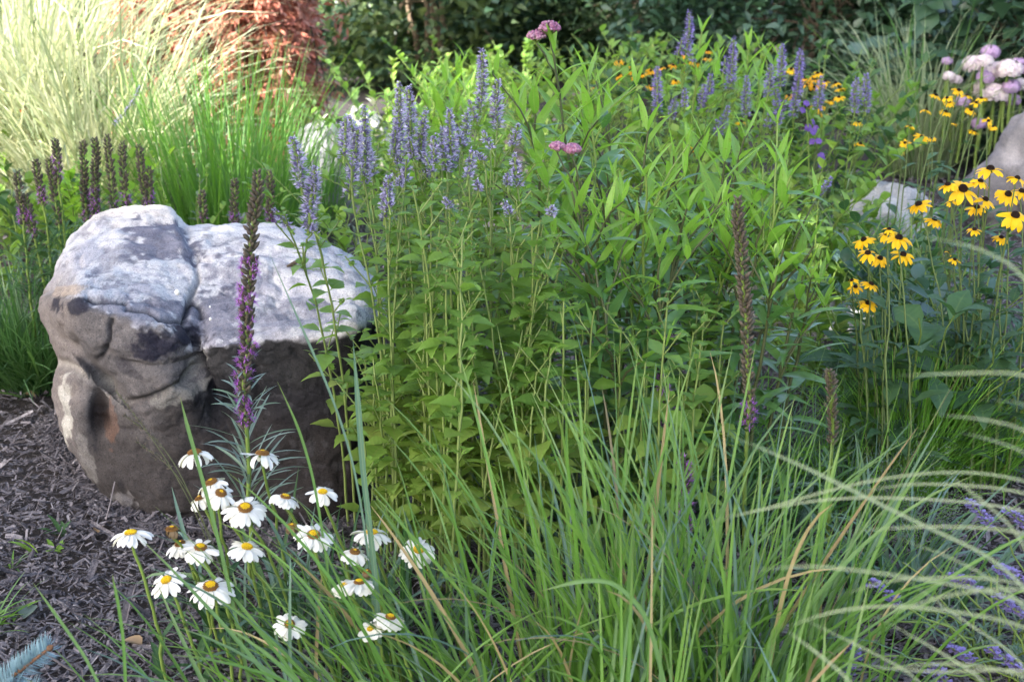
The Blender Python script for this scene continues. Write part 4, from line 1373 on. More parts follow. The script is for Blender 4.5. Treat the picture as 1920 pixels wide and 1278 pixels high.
for px, Y, n, lab in ((1640, 4.0, 130, "low arching grass in front of the pale low rock"), (1720, 3.9, 130, "low arching grass between the pale rock and the near susans"), (1580, 4.1, 110, "low arching grass left of the pale low rock")):
    grass_clump("low_grass", (gx(px, Y), Y), n, (.24, .48), .007, (1.15, .25), (1.2, .4), ['grass_far', 'grass_grey'], lab, .09, share=[.75, .25])

# ================================================================== RIGHT: NEAR SUSANS
mids = [(1728, 258, 30), (1707, 237, 20), (1697, 268, 22), (1687, 283, 23), (1747, 260, 18), (1737, 207, 24), (1755, 180, 25), (1773, 210, 25), (1797, 170, 27), (1776, 184, 22), (1780, 193, 22), (1813, 180, 25), (1820, 207, 25), (1830, 193, 22), (1840, 185, 24), (1825, 247, 22), (1853, 227, 22), (1862, 238, 18), (1790, 232, 14)]
for px, py, d in mids:
    lab = {1728: "largest open susan of the middle group, facing out with dark eye", 1687: "lowest left susan of the middle group, above the pale rock", 1853: "susan standing just left of the tall brownish rock"}.get(px, "yellow susan in the middle group between striped grass and hydrangea")
    susan(px, py, 3.75 + rng.uniform(-.15, .15), d * 1.08, lab, "middle group of susans by the hydrangea", tilt=(rng.normal(0, .2), -.9) if px == 1728 else None, leaves=3)
near = [(1857, 318, 56, (0, -.05)), (1805, 355, 66, (.05, -.75)), (1778, 347, 40, (-.3, -.1)), (1838, 341, 40, (.2, -.1)), (1890, 365, 50, (0, -.6)), (1903, 405, 62, (.1, -.5)), (1847, 375, 44, (.3, -.3)), (1832, 390, 42, (-.2, -.2)),
        (1723, 384, 50, (-.4, -.1)), (1752, 412, 40, (.2, -.3)), (1783, 378, 28, (-.3, -.1)), (1907, 335, 40, (.3, -.1)), (1915, 360, 44, (.2, -.2)), (1827, 431, 32, (0, -.3)), (1877, 446, 34, (.2, -.2)), (1790, 487, 26, (.1, -.3)), (1667, 430, 30, (0, -.3)),
        (1620, 450, 44, (-.5, -.15)), (1663, 439, 44, (-.3, -.2)), (1685, 447, 56, (.1, -.2)), (1627, 475, 44, (-.1, -.4)), (1650, 485, 42, (.1, -.4)), (1693, 478, 48, (.1, -.35)), (1633, 533, 38, (.35, -.2)), (1597, 526, 28, (-.2, -.2)), (1604, 538, 32, (-.1, -.4)), (1627, 568, 40, (0, -.6)), (1780, 473, 20, (.3, -.2))]
nl = {(1857, 318): "uppermost near susan, side on with flat dark cone", (1805, 355): "widest near susan facing out with dark round eye at upper right", (1778, 347): "near susan leaning left beside the widest one", (1838, 341): "near susan half behind, right of the widest one", (1890, 365): "near susan facing out close to the right edge",
      (1903, 405): "large drooping near susan at the right edge, below the one facing out", (1847, 375): "near susan with folded petals right of the widest one", (1832, 390): "near susan with backward petals just below the folded one", (1723, 384): "leftmost flower of the upper near susans, nodding left",
      (1752, 412): "ragged near susan going to seed below the nodding one", (1783, 378): "small near susan behind the widest one's stem", (1907, 335): "twisted near susan high at the right edge", (1915, 360): "near susan cut by the right edge", (1827, 431): "small half open susan below the upper near cluster", (1877, 446): "small susan low near the right edge below the upper cluster",
      (1790, 487): "small withered susan right of the lower cluster", (1667, 430): "small susan at the top of the lower near cluster", (1620, 450): "leftmost susan of the lower near cluster, nodding left", (1663, 439): "susan nodding left at the top of the lower cluster", (1685, 447): "largest susan of the lower near cluster with black cone",
      (1627, 475): "susan in the left middle of the lower near cluster", (1650, 485): "susan with hanging petals in the middle of the lower cluster", (1693, 478): "susan at the right of the lower near cluster", (1633, 533): "tilted susan below the lower cluster with petals blown right", (1597, 526): "withered small susan left of the tilted one", (1604, 538): "withered susan hanging under the small withered one", (1627, 568): "lowest near susan, alone over the mulch", (1780, 473): "tiny withered susan bud right of the lower cluster"}
for px, py, d, tl in near:
    Y = 2.75 if px > 1710 else 2.62
    c0 = at(px, py, Y)
    bx = (1.02 if px > 1710 else .80) + rng.normal(0, .05)
    susan(px, py, Y + rng.uniform(-.08, .08), d * 1.03, nl[(px, py)], "near susans at the right", base=np.array([c0[0] * .6 + bx * .4, Y + rng.normal(0, .06), 0]), tilt=tl, leaves=6, spent=.25 if d < 34 else 0)
filler("susan_foliage", (gx(1745, 2.75), 2.75), (.28, .46), 9, .13, .055, ['rud_leaf'], "broad dark green leaves at the foot of the near susans", 'ovate', .12, lp=9, el=.2, curl=.8, stalk=.15)
filler("susan_foliage", (gx(1680, 2.9), 2.9), (.25, .42), 8, .10, .04, ['rud_leaf'], "dark leaves below the lower near susan cluster", 'ovate', .10, lp=9, el=.2, curl=.8, stalk=.15)
filler("susan_foliage", (gx(1870, 3.0), 3.0), (.36, .56), 14, .09, .026, ['rud_leaf', 'blue_leaf'], "dark leafy stems behind the near susans at the right edge", 'lance', .17, lp=18, el=.4)
filler("susan_foliage", (gx(1750, 3.2), 3.2), (.3, .5), 14, .08, .02, ['rud_leaf', 'blue_leaf'], "leafy stems behind the near susans and before the low grass", 'lance', .17, lp=18, el=.4)
filler("blue_star_plant", (gx(1870, 2.85), 2.85), (.26, .44), 20, .05, .0065, ['blue_leaf'], "fine leaved blue green plant at the right edge under the near susans", 'lance', .16, lp=46, el=.5, curl=.5)
filler("blue_star_plant", (gx(1940, 2.75), 2.75), (.22, .40), 16, .05, .0065, ['blue_leaf'], "fine leaved blue green plant cut by the right edge", 'lance', .16, lp=46, el=.5, curl=.5)
filler("blue_star_plant", (gx(1810, 3.0), 3.0), (.26, .46), 14, .05, .0065, ['blue_leaf', 'rud_leaf'], "fine leaved plant among the stems of the near susans", 'lance', .14, lp=40, el=.5, curl=.5)
grass_clump("fine_grass", ground(1700, 925)[:2], 760, (.18, .40), .0030, (1.30, .2), (.5, .3), ['grass_fine'], "neat tuft of fine bright green grass at right under the near susans", .08)
grass_clump("fine_grass", ground(1830, 900)[:2], 300, (.14, .28), .0028, (1.15, .25), (.7, .3), ['grass_fine'], "smaller tuft of fine grass at right before the blue green plant", .08)
grass_clump("fine_grass", ground(1585, 960)[:2], 260, (.12, .30), .0026, (1.2, .25), (.5, .3), ['grass_fine', 'grass_blue'], "thin fine grass right of the spent blazing star", .08)

# ================================================================== MILKWEED
MW = "milkweed stems right of the main hyssop stand"
mw = [(1037, 42, 2.85, "tallest milkweed stem with two mauve flower heads", [(1006, 68, .018), (1030, 53, .021)], 1),
      (1103, 82, 2.9, "tall milkweed right of the one with two flower heads", [], 1), (1133, 120, 3.0, "milkweed with upright leaves beside the tall ones", [], 1),
      (1002, 112, 2.8, "milkweed with one very upright bright leaf left of the tall ones", [], 1), (960, 127, 2.95, "leftmost tall milkweed, over the hyssop spikes", [], 1),
      (1073, 290, 2.5, "front milkweed with a pair of mauve heads over bright leaves", [(1045, 275, .013), (1073, 280, .015)], 2),
      (1218, 183, 2.75, "milkweed with a broad bright upright tip under the dark blue hyssop", [], 1), (1213, 268, 2.5, "front milkweed with a bright green tip in mid picture", [], 2),
      (1330, 215, 2.9, "milkweed with spotted young tip before the far hyssops", [], 1), (1400, 200, 2.9, "milkweed with spotted bright tip right of the other spotted one", [], 1),
      (1487, 268, 2.6, "rightmost milkweed with broad splayed leaves", [], 2), (1362, 240, 2.7, "milkweed with a bright tip between the spotted ones", [], 1),
      (1440, 285, 2.7, "milkweed with a reddish stem left of the rightmost one", [], 1), (1160, 330, 2.6, "short leafy milkweed in mid picture", [], 2),
      (1290, 330, 2.55, "short milkweed before the spent blazing star at right", [], 2), (1100, 395, 2.45, "low milkweed side by side with the main hyssop stand", [], 2),
      (1010, 240, 2.75, "milkweed stem with drooping dark leaves behind the hyssop spikes", [], 1), (1265, 240, 2.8, "milkweed stem in mid picture behind the bright green tip", [], 1),
      (1240, 420, 2.45, "low milkweed with dark hanging leaves in the centre", [], 2), (1400, 380, 2.6, "low milkweed right of the centre with arching leaves", [], 2), (1530, 400, 2.6, "lowest right milkweed reaching its leaves over the flat stone", [], 2)]
for k, (px, py, Y, lab, um, br) in enumerate(mw):
    T = at(px, py, Y)
    B = np.array([.27 + (T[0] - .27) * .55 + rng.normal(0, .025), Y + rng.normal(0, .06), 0])
    milkweed(B, T, lab, MW, leaf=rng.uniform(1.0, 1.22), young=.74, umbels=[(at(a, b, Y - .01), r) for a, b, r in um], dark=k % 3 != 1, branches=br + 1, z0=.16)
for k in range(16):
    px = 1070 + k * 31 + rng.uniform(-12, 12)
    Y = rng.uniform(2.5, 3.0)
    T = at(px, rng.uniform(330, 500) + (60 if px > 1450 else 0), Y)
    milkweed(np.array([.27 + (T[0] - .27) * .8, Y, 0]), T, "flowerless lower milkweed stem filling the right of the main stand", "lower milkweed stems", leaf=rng.uniform(.85, 1.1), young=.85, dark=True, branches=2, z0=.12)
for px, py, n, lab in ((1130, 960, 150, "fine green grass under the left of the milkweed"), (1230, 930, 160, "fine green grass under the centre milkweed"), (1340, 920, 160, "fine green grass left of the faded blazing star"), (1440, 930, 160, "fine green grass right of the faded blazing star")):
    grass_clump("fine_grass", ground(px, py)[:2], n, (.14, .34), .0036, (1.15, .25), (.6, .35), ['grass_fine', 'grass_blue'], lab, .12, "grass", share=[.55, .45])
for px, py, Y, lab in ((838, 108, 3.9, "bright milkweed clump stem furthest left at the back"), (860, 95, 4.0, "tallest stem of the bright back milkweed clump"), (815, 150, 3.9, "low left stem of the bright back milkweed clump"), (880, 130, 3.9, "right stem of the bright back milkweed clump"), (800, 190, 3.8, "lowest stem of the bright back milkweed clump"), (905, 160, 3.8, "stem of the back milkweed clump touching the tall hyssop"), (850, 170, 3.8, "middle stem of the bright back milkweed clump"),
                       (1318, 20, 4.3, "far milkweed rising to the top edge right of the tallest far hyssop"), (1405, 52, 4.4, "far milkweed before the dogwood with bright tip"), (1460, 62, 4.5, "far milkweed with splayed tip right of the bright one"), (1350, 75, 4.3, "far milkweed stem between tall far hyssops"), (1425, 110, 4.2, "low far milkweed under the splayed tip")):
    T = at(px, py, Y)
    milkweed(np.array([T[0] + rng.normal(0, .04), Y, 0]), T, lab, "back milkweed stems", leaf=1.1, young=.45, branches=2, z0=.1)

# ================================================================== THE MAIN HYSSOP STAND
HY = "anise hyssop stems between boulder and milkweed"
hs = [((900, 92, 100, 2.75), [(890, 192, 28)], "tallest main hyssop spike, alone against the shrubs"), ((932, 150, 82, 2.7), [(963, 230, 38)], "second tallest main hyssop right of the tallest"),
      ((745, 152, 138, 2.6), [(737, 240, 48), (752, 293, 26)], "longest thick hyssop spike at the left of the stand"), ((767, 163, 104, 2.65), [(797, 283, 50)], "hyssop spike pressed against the longest one's right side"),
      ((786, 208, 84, 2.6), [(775, 255, 40)], "short hyssop spike just right of the pressed pair"), ((679, 200, 133, 2.55), [(663, 217, 60)], "slender long hyssop spike left of the thick one"), ((653, 240, 112, 2.5), [(643, 222, 60)], "leftmost hyssop spike of the main stand"),
      ((720, 330, 72, 2.4), [(728, 352, 30)], "low loose hyssop spike below the longest ones"), ((844, 203, 100, 2.6), [(837, 267, 50)], "thick hyssop spike in the middle of the stand"), ((870, 212, 50, 2.65), [(865, 240, 30)], "blunt short hyssop right of the middle one"),
      ((813, 258, 42, 2.55), [(808, 290, 30)], "stubby hyssop spike left of the middle one"), ((878, 287, 40, 2.45), [(897, 340, 14)], "small hyssop spike below the blunt one"), ((970, 290, 54, 2.5), [(952, 330, 14)], "dark hyssop spike before the drooping milkweed leaves"),
      ((955, 380, 20, 2.4), [(1033, 385, 18)], "tiny hyssop heads low at the right of the stand"), ((842, 373, 14, 2.4), [], "hyssop with a single tiny head in the stand's middle"), ((697, 262, 60, 2.6), [(690, 300, 30)], "half hidden hyssop between the slender and the longest spikes"),
      ((826, 240, 36, 2.7), [(855, 275, 26)], "half hidden hyssop behind the middle spike"), ((760, 300, 34, 2.45), [(748, 335, 12)], "faded low hyssop whorls in front of the longest spike"), ((920, 250, 26, 2.6), [(905, 285, 14)], "small hyssop between the tallest pair and the dark one")]
for (px, py, ln, Y), side, lab in hs:
    T = at(px, py, Y)
    B = np.array([-.09 + (T[0] + .09) * .62 + rng.normal(0, .03), 2.42 + (Y - 2.5) * .5 + rng.normal(0, .05), 0])
    tops = [(T, ln / F * Y * 1.04)] + [(at(a, b, Y - .02), l / F * Y * 1.04) for a, b, l in side]
    hyssop(B, tops, lab, HY, r=.0156, leaf=.86)
# two in front of the boulder's right shoulder
for px, py, ln, side, lab, b in ((560, 257, 85, [(575, 312, 105), (590, 328, 26)], "hyssop with paired long pale spikes rising over the boulder's right shoulder", (668, 1010)), (537, 393, 30, [(585, 420, 12)], "small hyssop with short leaning tips in front of the boulder top", (655, 1000))):
    Y = 2.36
    tops = [(at(px, py, Y), ln / F * Y * 1.04)] + [(at(a, c_, Y), l / F * Y * 1.04) for a, c_, l in side]
    hyssop(ground(*b), tops, lab, HY, r=.0175, leaf=.8, z0=.2)
for k in range(74):
    px = rng.uniform(672, 735) if k < 7 else rng.uniform(725, 1060) if k < 54 else rng.uniform(1040, 1380)
    Y = rng.uniform(2.22, 2.66)
    T = at(px, rng.uniform(600, 800) if k < 7 else rng.uniform(330, 560) if k % 3 and k < 54 else rng.uniform(560, 720), Y)
    B = np.array([T[0] * .97 if k < 7 or k > 53 else -.09 + (T[0] + .09) * .75 + rng.normal(0, .03), Y + rng.normal(0, .04), 0])
    hyssop(B, [(T, 0.0)], "leafy hyssop stem without flowers inside the main stand", "flowerless hyssop stems of the main stand", leaf=rng.uniform(.8, 1.08), z0=.13)
for k, px in enumerate((745, 770, 800, 850, 905, 955, 1250)):
    Y = rng.uniform(2.1, 2.25)
    g = ground(px + rng.uniform(-10, 30), 1080)
    hyssop(g, [(g + [rng.normal(-.02, .02), 0, rng.uniform(.20, .30)], 0.0)], "low young hyssop shoot with broad yellowish leaves at the foot of the stand", "young hyssop shoots at the foot of the stand", leaf=1.05, z0=.09)

# ================================================================== FRONT BLAZING STARS
blazing_star(ground(470, 1110), at(482, 322, 2.3), .50, "tall dark and purple blazing star standing in front of the boulder", (.38, 1), .0028, .098, None, r=.0135, leaves=75, pale=True, leafz=(.12, .52), budsize=.0132, fl=24)
blazing_star(ground(1392, 1130), at(1383, 372, 2.15), .47, "tall faded blazing star among milkweed right of centre", (.90, 1), .002, .09, None, r=.0115, leaves=45, pale=False, leafz=(.1, .4), budsize=.0112, fl=10)
blazing_star(ground(1548, 1075), at(1554, 695, 2.2), .24, "short spent brown blazing star over the mulch at right", (0, 0), .002, .07, None, r=.010, leaves=25, leafz=(.1, .5), budsize=.010)
blazing_star(ground(1250, 1040), at(1240, 690, 2.45), .17, "faded pinkish blazing star hidden by grass in the centre", (.1, .9), .002, .07, None, r=.009, leaves=25, leafz=(.1, .5), budsize=.009, fl=8)
blazing_star(ground(1285, 1180), at(1275, 850, 2.1), .20, "low purple blazing star seen through the front grass", (.1, 1), .002, .07, None, r=.009, leaves=20, leafz=(.1, .5), budsize=.008, fl=10)

# ================================================================== DAISIES
for a in ((245, 999, 1.95, 'fresh', "leftmost white daisy with drooping petals, alone over the mulch", (-.05, .08), 84), (322, 993, 2.0, 'spent', "withered brown daisy head without white petals at left", (0, .05), 62),
          (338, 1020, 2.02, 'old', "ragged daisy directly under the withered head", (-.2, -.1), 66), (376, 1027, 1.97, 'ring', "flat daisy with brown ringed disc right of the ragged one", (.1, -.1), 78),
          (463, 1025, 1.97, 'fresh', "thin petalled daisy at the foot of the tall blazing star", (.2, -.1), 78), (312, 1087, 1.92, 'fresh', "lower left daisy with round yellow disc over the mulch", (-.25, -.35), 76),
          (395, 1100, 1.9, 'ring', "biggest low daisy with brown ringed disc, right of the lower left one", (.05, -.22), 94), (460, 953, 2.0, 'ring', "biggest upper daisy with wide white petals before the blazing star", (.1, -.3), 90),
          (397, 905, 2.05, 'old', "shaggy daisy at the upper left of the group against the rock", (-.3, -.05), 76), (414, 925, 2.02, 'old', "old daisy with brown disc left above the biggest upper one", (.3, -.3), 70),
          (375, 935, 2.04, 'old', "daisy with few hanging petals left of the old brown disc", (-.4, .05), 60), (535, 932, 2.02, 'ring', "side on daisy right of the biggest upper one", (.25, .1), 66),
          (605, 922, 2.02, 'fresh', "clean daisy furthest right of the upper row", (.1, -.15), 66), (547, 987, 1.98, 'spent', "half bald daisy with orange disc in the middle", (0, -.1), 52),
          (588, 1003, 1.95, 'ring', "full white daisy with dull brown disc in the middle of the grass", (.15, -.25), 84), (543, 1170, 1.85, 'ring', "lowest daisy with golden brown disc among grass", (.1, -.55), 66),
          (365, 850, 2.05, 'old', "topmost left daisy seen edge on before the dark rock", (-.15, .2), 84), (492, 852, 2.1, 'old', "topmost daisy edge on in front of the blazing star stem", (.1, .22), 84),
          (697, 998, 2.0, 'fresh', "flat daisy with yellow disc right of the rock base", (.05, .08), 84), (665, 1035, 1.95, 'old', "ragged daisy with hanging petals behind grass", (.2, -.1), 64),
          (785, 1030, 2.0, 'fresh', "rightmost daisy with two yellow discs' worth of petals over the mulch", (.15, -.45), 78), (674, 1092, 1.9, 'ring', "daisy with domed yellow disc half hidden by grass blades", (0, .1), 72),
          (688, 1072, 1.92, 'spent', "brown spent daisy head behind the domed one", (0, -.1), 40), (732, 1157, 1.85, 'ring', "low right daisy with a tall brown ringed disc", (.2, .0), 66), (695, 1178, 1.85, 'fresh', "low daisy turned away left of the tall brown disc", (-.3, -.3), 54), (645, 1097, 1.92, 'fresh', "small daisy left of the domed one", (-.2, -.2), 54)):
    daisy(a[0], a[1], a[2], a[3], a[4].replace("two yellow discs' worth of petals", "crowded petals"), a[5], a[6] * .98)

# ================================================================== FRONT GRASSES
def front_grass(px, Y, n, L, lean, label, el=(1.2, .22), curl=(.55, .4), W=.0064, spread=.12, mats=('grass', 'grass_blue', 'grass_dry'), share=(.83, .12, .05)):
    g = at(px, 1200, Y)
    grass_clump("green_grass", (g[0], Y), n, L, W, el, curl, list(mats), label, spread, "grass", lean=lean, nseg=10, across=3, share=list(share), fold=.35, azw=.12)


PI = math.pi
front_grass(700, 1.78, 44, (.22, .50), (PI * .93, .80, .45), "grass tuft leaning far left over the daisies", el=(1.0, .2))
front_grass(850, 1.82, 54, (.22, .56), (PI * .9, .75, .5), "left grass tuft of the front row, blades leaning left", el=(1.08, .2))
front_grass(1000, 1.86, 80, (.20, .56), (PI * .85, .6, .8), "grass tuft in front of the hyssop foot", el=(1.18, .2))
front_grass(1150, 1.88, 130, (.22, .64), (PI * .8, .35, 1.2), "upright grass tuft at the bottom centre", el=(1.3, .15))
front_grass(1300, 1.85, 150, (.22, .66), (PI * .7, .3, 1.2), "tall upright grass tuft right of the bottom centre", el=(1.33, .14))
front_grass(1430, 1.82, 150, (.20, .60), (PI * .2, .3, 1.0), "grass tuft before the faded blazing star", el=(1.32, .15))
front_grass(1540, 1.85, 60, (.18, .44), (PI * .05, .4, .9), "rightmost green tuft of the front row, leaning right", el=(1.2, .2))
front_grass(1240, 1.55, 40, (.28, .50), (PI * .8, .3, 1.4), "nearest blurred grass tuft at the bottom centre", el=(1.3, .18), W=.0070)
front_grass(1420, 1.48, 40, (.26, .46), (PI * .4, .3, 1.4), "nearest blurred grass tuft right of the bottom centre", el=(1.3, .18), W=.0070)
front_grass(560, 1.72, 34, (.2, .42), (PI * .95, .7, .5), "short grass tuft at the bottom under the lowest daisy", el=(.95, .2))
front_grass(480, 1.66, 14, (.2, .40), (PI * 1.0, .8, .4), "few thin blades at the bottom left of the daisies", el=(.8, .2), W=.005)
for px, py, n, lab in ((760, 1220, 60, "low blue green grass among the daisy stems"), (1100, 1080, 70, "low blue green grass behind the front tufts"), (1300, 1000, 90, "low blue green grass under the centre milkweed"), (1440, 990, 80, "low blue green grass before the spent blazing star"), (1640, 1120, 70, "low strappy blue green plant at lower right"), (1740, 1150, 60, "low strappy tuft beside the lavender"), (620, 1230, 50, "low blue green blades beside the lowest daisy"), (480, 1200, 36, "low blades under the biggest low daisy")):
    g = ground(px, py)
    grass_clump("low_grass", g[:2], n, (.12, .30), .0080, (1.05, .3), (1.0, .45), ['grass_blue', 'liatris_leaf'], lab, .10, "grass", nseg=7, across=3, share=[.6, .4])
grass_clump("low_grass", ground(30, 1190)[:2] - [.06, 0], 22, (.05, .13), .0040, (.8, .25), (.9, .4), ['grass'], "grass blades poking in at the bottom left corner above the spruce", .05, "grass", lean=(0, .8, .5), nseg=6)

# white-striped blades arching in from the right, one tussock that stands outside the picture
def arching_tussock():
    b = np.array([.76, 1.0, 0.])
    root = thing("white_striped_grass", b, "pale white striped blades arching in from the right edge, blurred", "ornamental grass")
    root["kind"] = "thing"
    paths = [([(1360, 812), (1480, 862), (1600, 920), (1760, 1000), (1920, 1066)], 1.22, .0062), ([(1325, 978), (1450, 950), (1600, 905), (1760, 881), (1925, 890)], 1.30, .0042), ([(1600, 922), (1723, 904), (1930, 917)], 1.30, .0042),
             ([(1337, 975), (1513, 938), (1640, 930), (1930, 946)], 1.35, .0042), ([(1580, 996), (1747, 985), (1930, 993)], 1.2, .0042), ([(1413, 1069), (1513, 1058), (1663, 1075), (1930, 1118)], 1.12, .0042),
             ([(1467, 1178), (1557, 1145), (1680, 1131), (1930, 1164)], 1.15, .0046), ([(1567, 1118), (1680, 1082), (1846, 1082), (1930, 1095)], 1.2, .0038), ([(1613, 1166), (1780, 1112), (1930, 1098)], 1.1, .0042),
             ([(1467, 1175), (1530, 1222), (1600, 1278)], 1.15, .0046), ([(1490, 1152), (1610, 1210), (1740, 1275)], 1.25, .0036), ([(1640, 1152), (1750, 1215), (1860, 1278)], 1.2, .004), ([(1757, 872), (1830, 930), (1920, 1002)], 1.2, .004),
             ([(1730, 443), (1830, 463), (1930, 512)], 1.2, .0052), ([(1680, 704), (1800, 700), (1930, 697)], 1.15, .0052), ([(1747, 776), (1840, 785), (1930, 804)], 1.2, .0040), ([(1797, 809), (1860, 825), (1930, 848)], 1.2, .0038), ([(1833, 748), (1930, 755)], 1.2, .0036),
             ([(1640, 1255), (1780, 1240), (1930, 1262)], 1.12, .004), ([(1560, 1240), (1760, 1262), (1930, 1250)], 1.2, .0034), ([(1660, 1000), (1800, 1050), (1930, 1130)], 1.25, .0036), ([(1700, 1085), (1800, 1160), (1930, 1240)], 1.3, .0034)]
    for pts, Y, W in paths:
        Y *= .80; W *= .43
        X = at([p[0] for p in pts], [p[1] for p in pts], np.full(len(pts), Y) + rng.normal(0, .01) + np.linspace(.06, 0, len(pts)))
        e = X[-1]
        d = e - X[-2]; d /= np.linalg.norm(d)
        bb = b + rng.normal(0, .03, 3) * [1, 1, 0]
        knee = e + d * .10 + [0, 0, -.05 if d[2] > -.2 else -.12]
        ctrl = np.vstack([X, knee, (knee + bb) / 2 + [.03, 0, .03], bb])
        # smooth through the points
        u = np.linspace(0, 1, len(ctrl)); uu = np.linspace(0, 1, 44)
        S_ = np.stack([np.interp(uu, u, ctrl[:, k]) for k in range(3)], -1)
        for _ in range(10):
            S_[1:-1] = (S_[:-2] + 2 * S_[1:-1] + S_[2:]) / 4
        T = np.gradient(S_, axis=0); T /= np.linalg.norm(T, axis=1)[:, None]
        sd = np.cross(T, np.array([0, -.55, .83])); sd /= np.linalg.norm(sd, axis=1)[:, None]
        nm = np.cross(sd, T)
        wv = (W * np.clip(np.linspace(0, 1, 44) * 5, .08, 1))[:, None] / 2
        V = np.stack([S_ + sd * wv + nm * wv * .3, S_, S_ - sd * wv + nm * wv * .3], 1)
        U = np.stack(np.broadcast_arrays(np.array([0, .5, 1])[None], np.linspace(1, 0, 44)[:, None]), -1)
        mb = MB(); mb.add(V, grid_faces(1, 44, 3), U)
        mb.build("blade", M['grass_white'], root)


arching_tussock()

# ================================================================== LAVENDER
def lavender(pts, base, label, Y):
    a, b_ = at(*pts[0], Y), at(*pts[1], Y)
    root = thing("lavender", base, label, "flower", "lavender spikes at lower right")
    st = MB()
    P = np.vstack([curve(base, b_, 8, .4, .003), a])
    tube(st, P, .0014, 5); st.build("stem", M['stem_green'], root)
    L = np.linalg.norm(a - b_); d = (a - b_) / L
    fl = MB()
    nw = max(4, int(L / .007))
    for k in range(nw):
        c = b_ + (a - b_) * (k / nw)
        m = 9
        o = rng.normal(0, 1, (m, 3)); o -= (o @ d)[:, None] * d; o /= np.linalg.norm(o, axis=1)[:, None]
        dr = o * .9 + d * .8
        inst(fl, BUD, frames(dr) * np.array([.0035, .0035, .0075]), c + o * .0015 + rng.normal(0, .001, (m, 3)), 1)
        sel = rng.random(m) < .4
        if sel.any():
            q = c + o[sel] * .007 + d * .004
            for s_ in range(4):
                ribbons(fl, q, rng.uniform(0, 6.28, len(q)), .4, .006, .0042, .3, n=2, kind='petal', across=2, mi=0)
    fl.build("flower_spike", [M['lavender'], M['lavender_bud']], root)


M['lavender'] = leafmat("lavender_petal", [(.20, .17, .48), (.28, .23, .55)], .3, 1.1, rough=.6)
M['lavender_bud'] = plain("lavender_bud", [(.05, .04, .10), (.10, .08, .19), (.09, .09, .13)], .7)
lv = [((1630, 1090), (1688, 1130), "lavender spike pointing left beside the green grass"), ((1815, 938), (1860, 985), "upper left lavender spike over the dark mulch at right"), ((1885, 952), (1925, 985), "upper lavender spike cut by the right edge"), ((1782, 1078), (1835, 1105), "lavender spike lying flat in the middle right"),
      ((1865, 1062), (1925, 1088), "bright lavender spike touching the right edge"), ((1865, 1120), (1920, 1152), "lavender spike below the bright one at the right edge"), ((1585, 1208), (1618, 1232), "small lavender spike low left, by the grass"), ((1585, 1232), (1600, 1262), "lowest left lavender spike under the small one"),
      ((1772, 1205), (1825, 1240), "lower lavender spike on the bottom mulch"), ((1855, 1215), (1915, 1255), "lower right lavender spike near the corner"), ((1735, 1250), (1785, 1285), "lavender spike cut by the bottom edge"), ((1740, 1248), (1770, 1262), "tiny lavender spike beside the one cut by the bottom edge")]
for a, b_, lab in lv:
    Y = 1.85 if a[1] > 1000 else 2.05
    e = at(*b_, Y)
    lavender((a, b_), np.array([max(e[0] + .12, .75), Y + rng.uniform(0, .1), 0]), lab, Y)
filler("lavender_bush", (.80, 2.05), (.06, .16), 30, .030, .0035, ['artemisia', 'grass_blue'], "grey green lavender leaves on the mulch at lower right", 'lance', .10, lp=20)
filler("lavender_bush", (.84, 1.78), (.05, .13), 24, .030, .0035, ['artemisia', 'grass_blue'], "grey green lavender leaves in the bottom right corner", 'lance', .10, lp=20)


def wispy(px, py, label):
    g = ground(px, py)
    root = thing("wispy_grass", g, label, "grass")
    root["kind"] = "thing"
    st = MB(); sd = MB()
    for k in range(34):
        a = rng.uniform(0, 6.28)
        P = curve(g + [rng.normal(0, .02), rng.normal(0, .02), 0], g + [math.cos(a) * .11, math.sin(a) * .11, rng.uniform(.10, .24)], 8, .6)
        tube(st, P, .0005, 3)
        m = 26
        Q = sample(P, rng.uniform(.45, 1, m)) + rng.normal(0, .013, (m, 3))
        inst(sd, BUD, frames(rng.normal(0, 1, (m, 3))) * .0026, Q)
    st.build("stems", M['grass_fine'], root); sd.build("seeds", M['artemisia'], root)


wispy(1660, 1010, "airy haze of tiny seed heads before the neat fine grass tuft")
wispy(1720, 1075, "second airy seed head tuft left of the lavender")

# ================================================================== BLUE SPRUCE TIP, WEEDS
def spruce():
    a, b_ = at(-60, 1330, 1.72), at(88, 1218, 1.72)
    root = thing("blue_spruce", (a[0] - .35, 1.72, 0), "blue spruce branch tip poking in at the bottom left corner", "tree")
    st = MB()
    p0 = np.array([a[0] - .35, 1.72, 0.])
    tube(st, np.vstack([p0, p0 + [0, 0, .22]]), [.014, .009], 8)
    tube(st, np.vstack([p0 + [0, 0, .05], a]), [.009, .006], 6)
    nd = MB()
    for s_, e in ((a, b_), (a + [-.02, .02, -.03], at(25, 1290, 1.70)), (a, at(60, 1300, 1.68))):
        P = np.stack([s_ + (e - s_) * t for t in np.linspace(0, 1, 6)])
        tube(st, P, np.linspace(.004, .0025, 6), 6)
        m = 420
        t = rng.random(m) ** .8
        d = (e - s_) / np.linalg.norm(e - s_)
        v = rng.normal(0, 1, (m, 3)); v[:, 2] += .5; v -= (v @ d)[:, None] * d; v /= np.linalg.norm(v, axis=1)[:, None]
        v = v + d * .75
        v /= np.linalg.norm(v, axis=1)[:, None]
        ribbons(nd, sample(P, t), np.arctan2(v[:, 1], v[:, 0]), np.arcsin(v[:, 2]), rng.uniform(.020, .032, m), .0019, -.25, n=3, kind='strap', across=2)
        inst(st, BUD, frames([d]) * np.array([.010, .010, .012]), e[None], 0)
    st.build("twig", M['twig'], root); nd.build("needles", M['needle'], root)


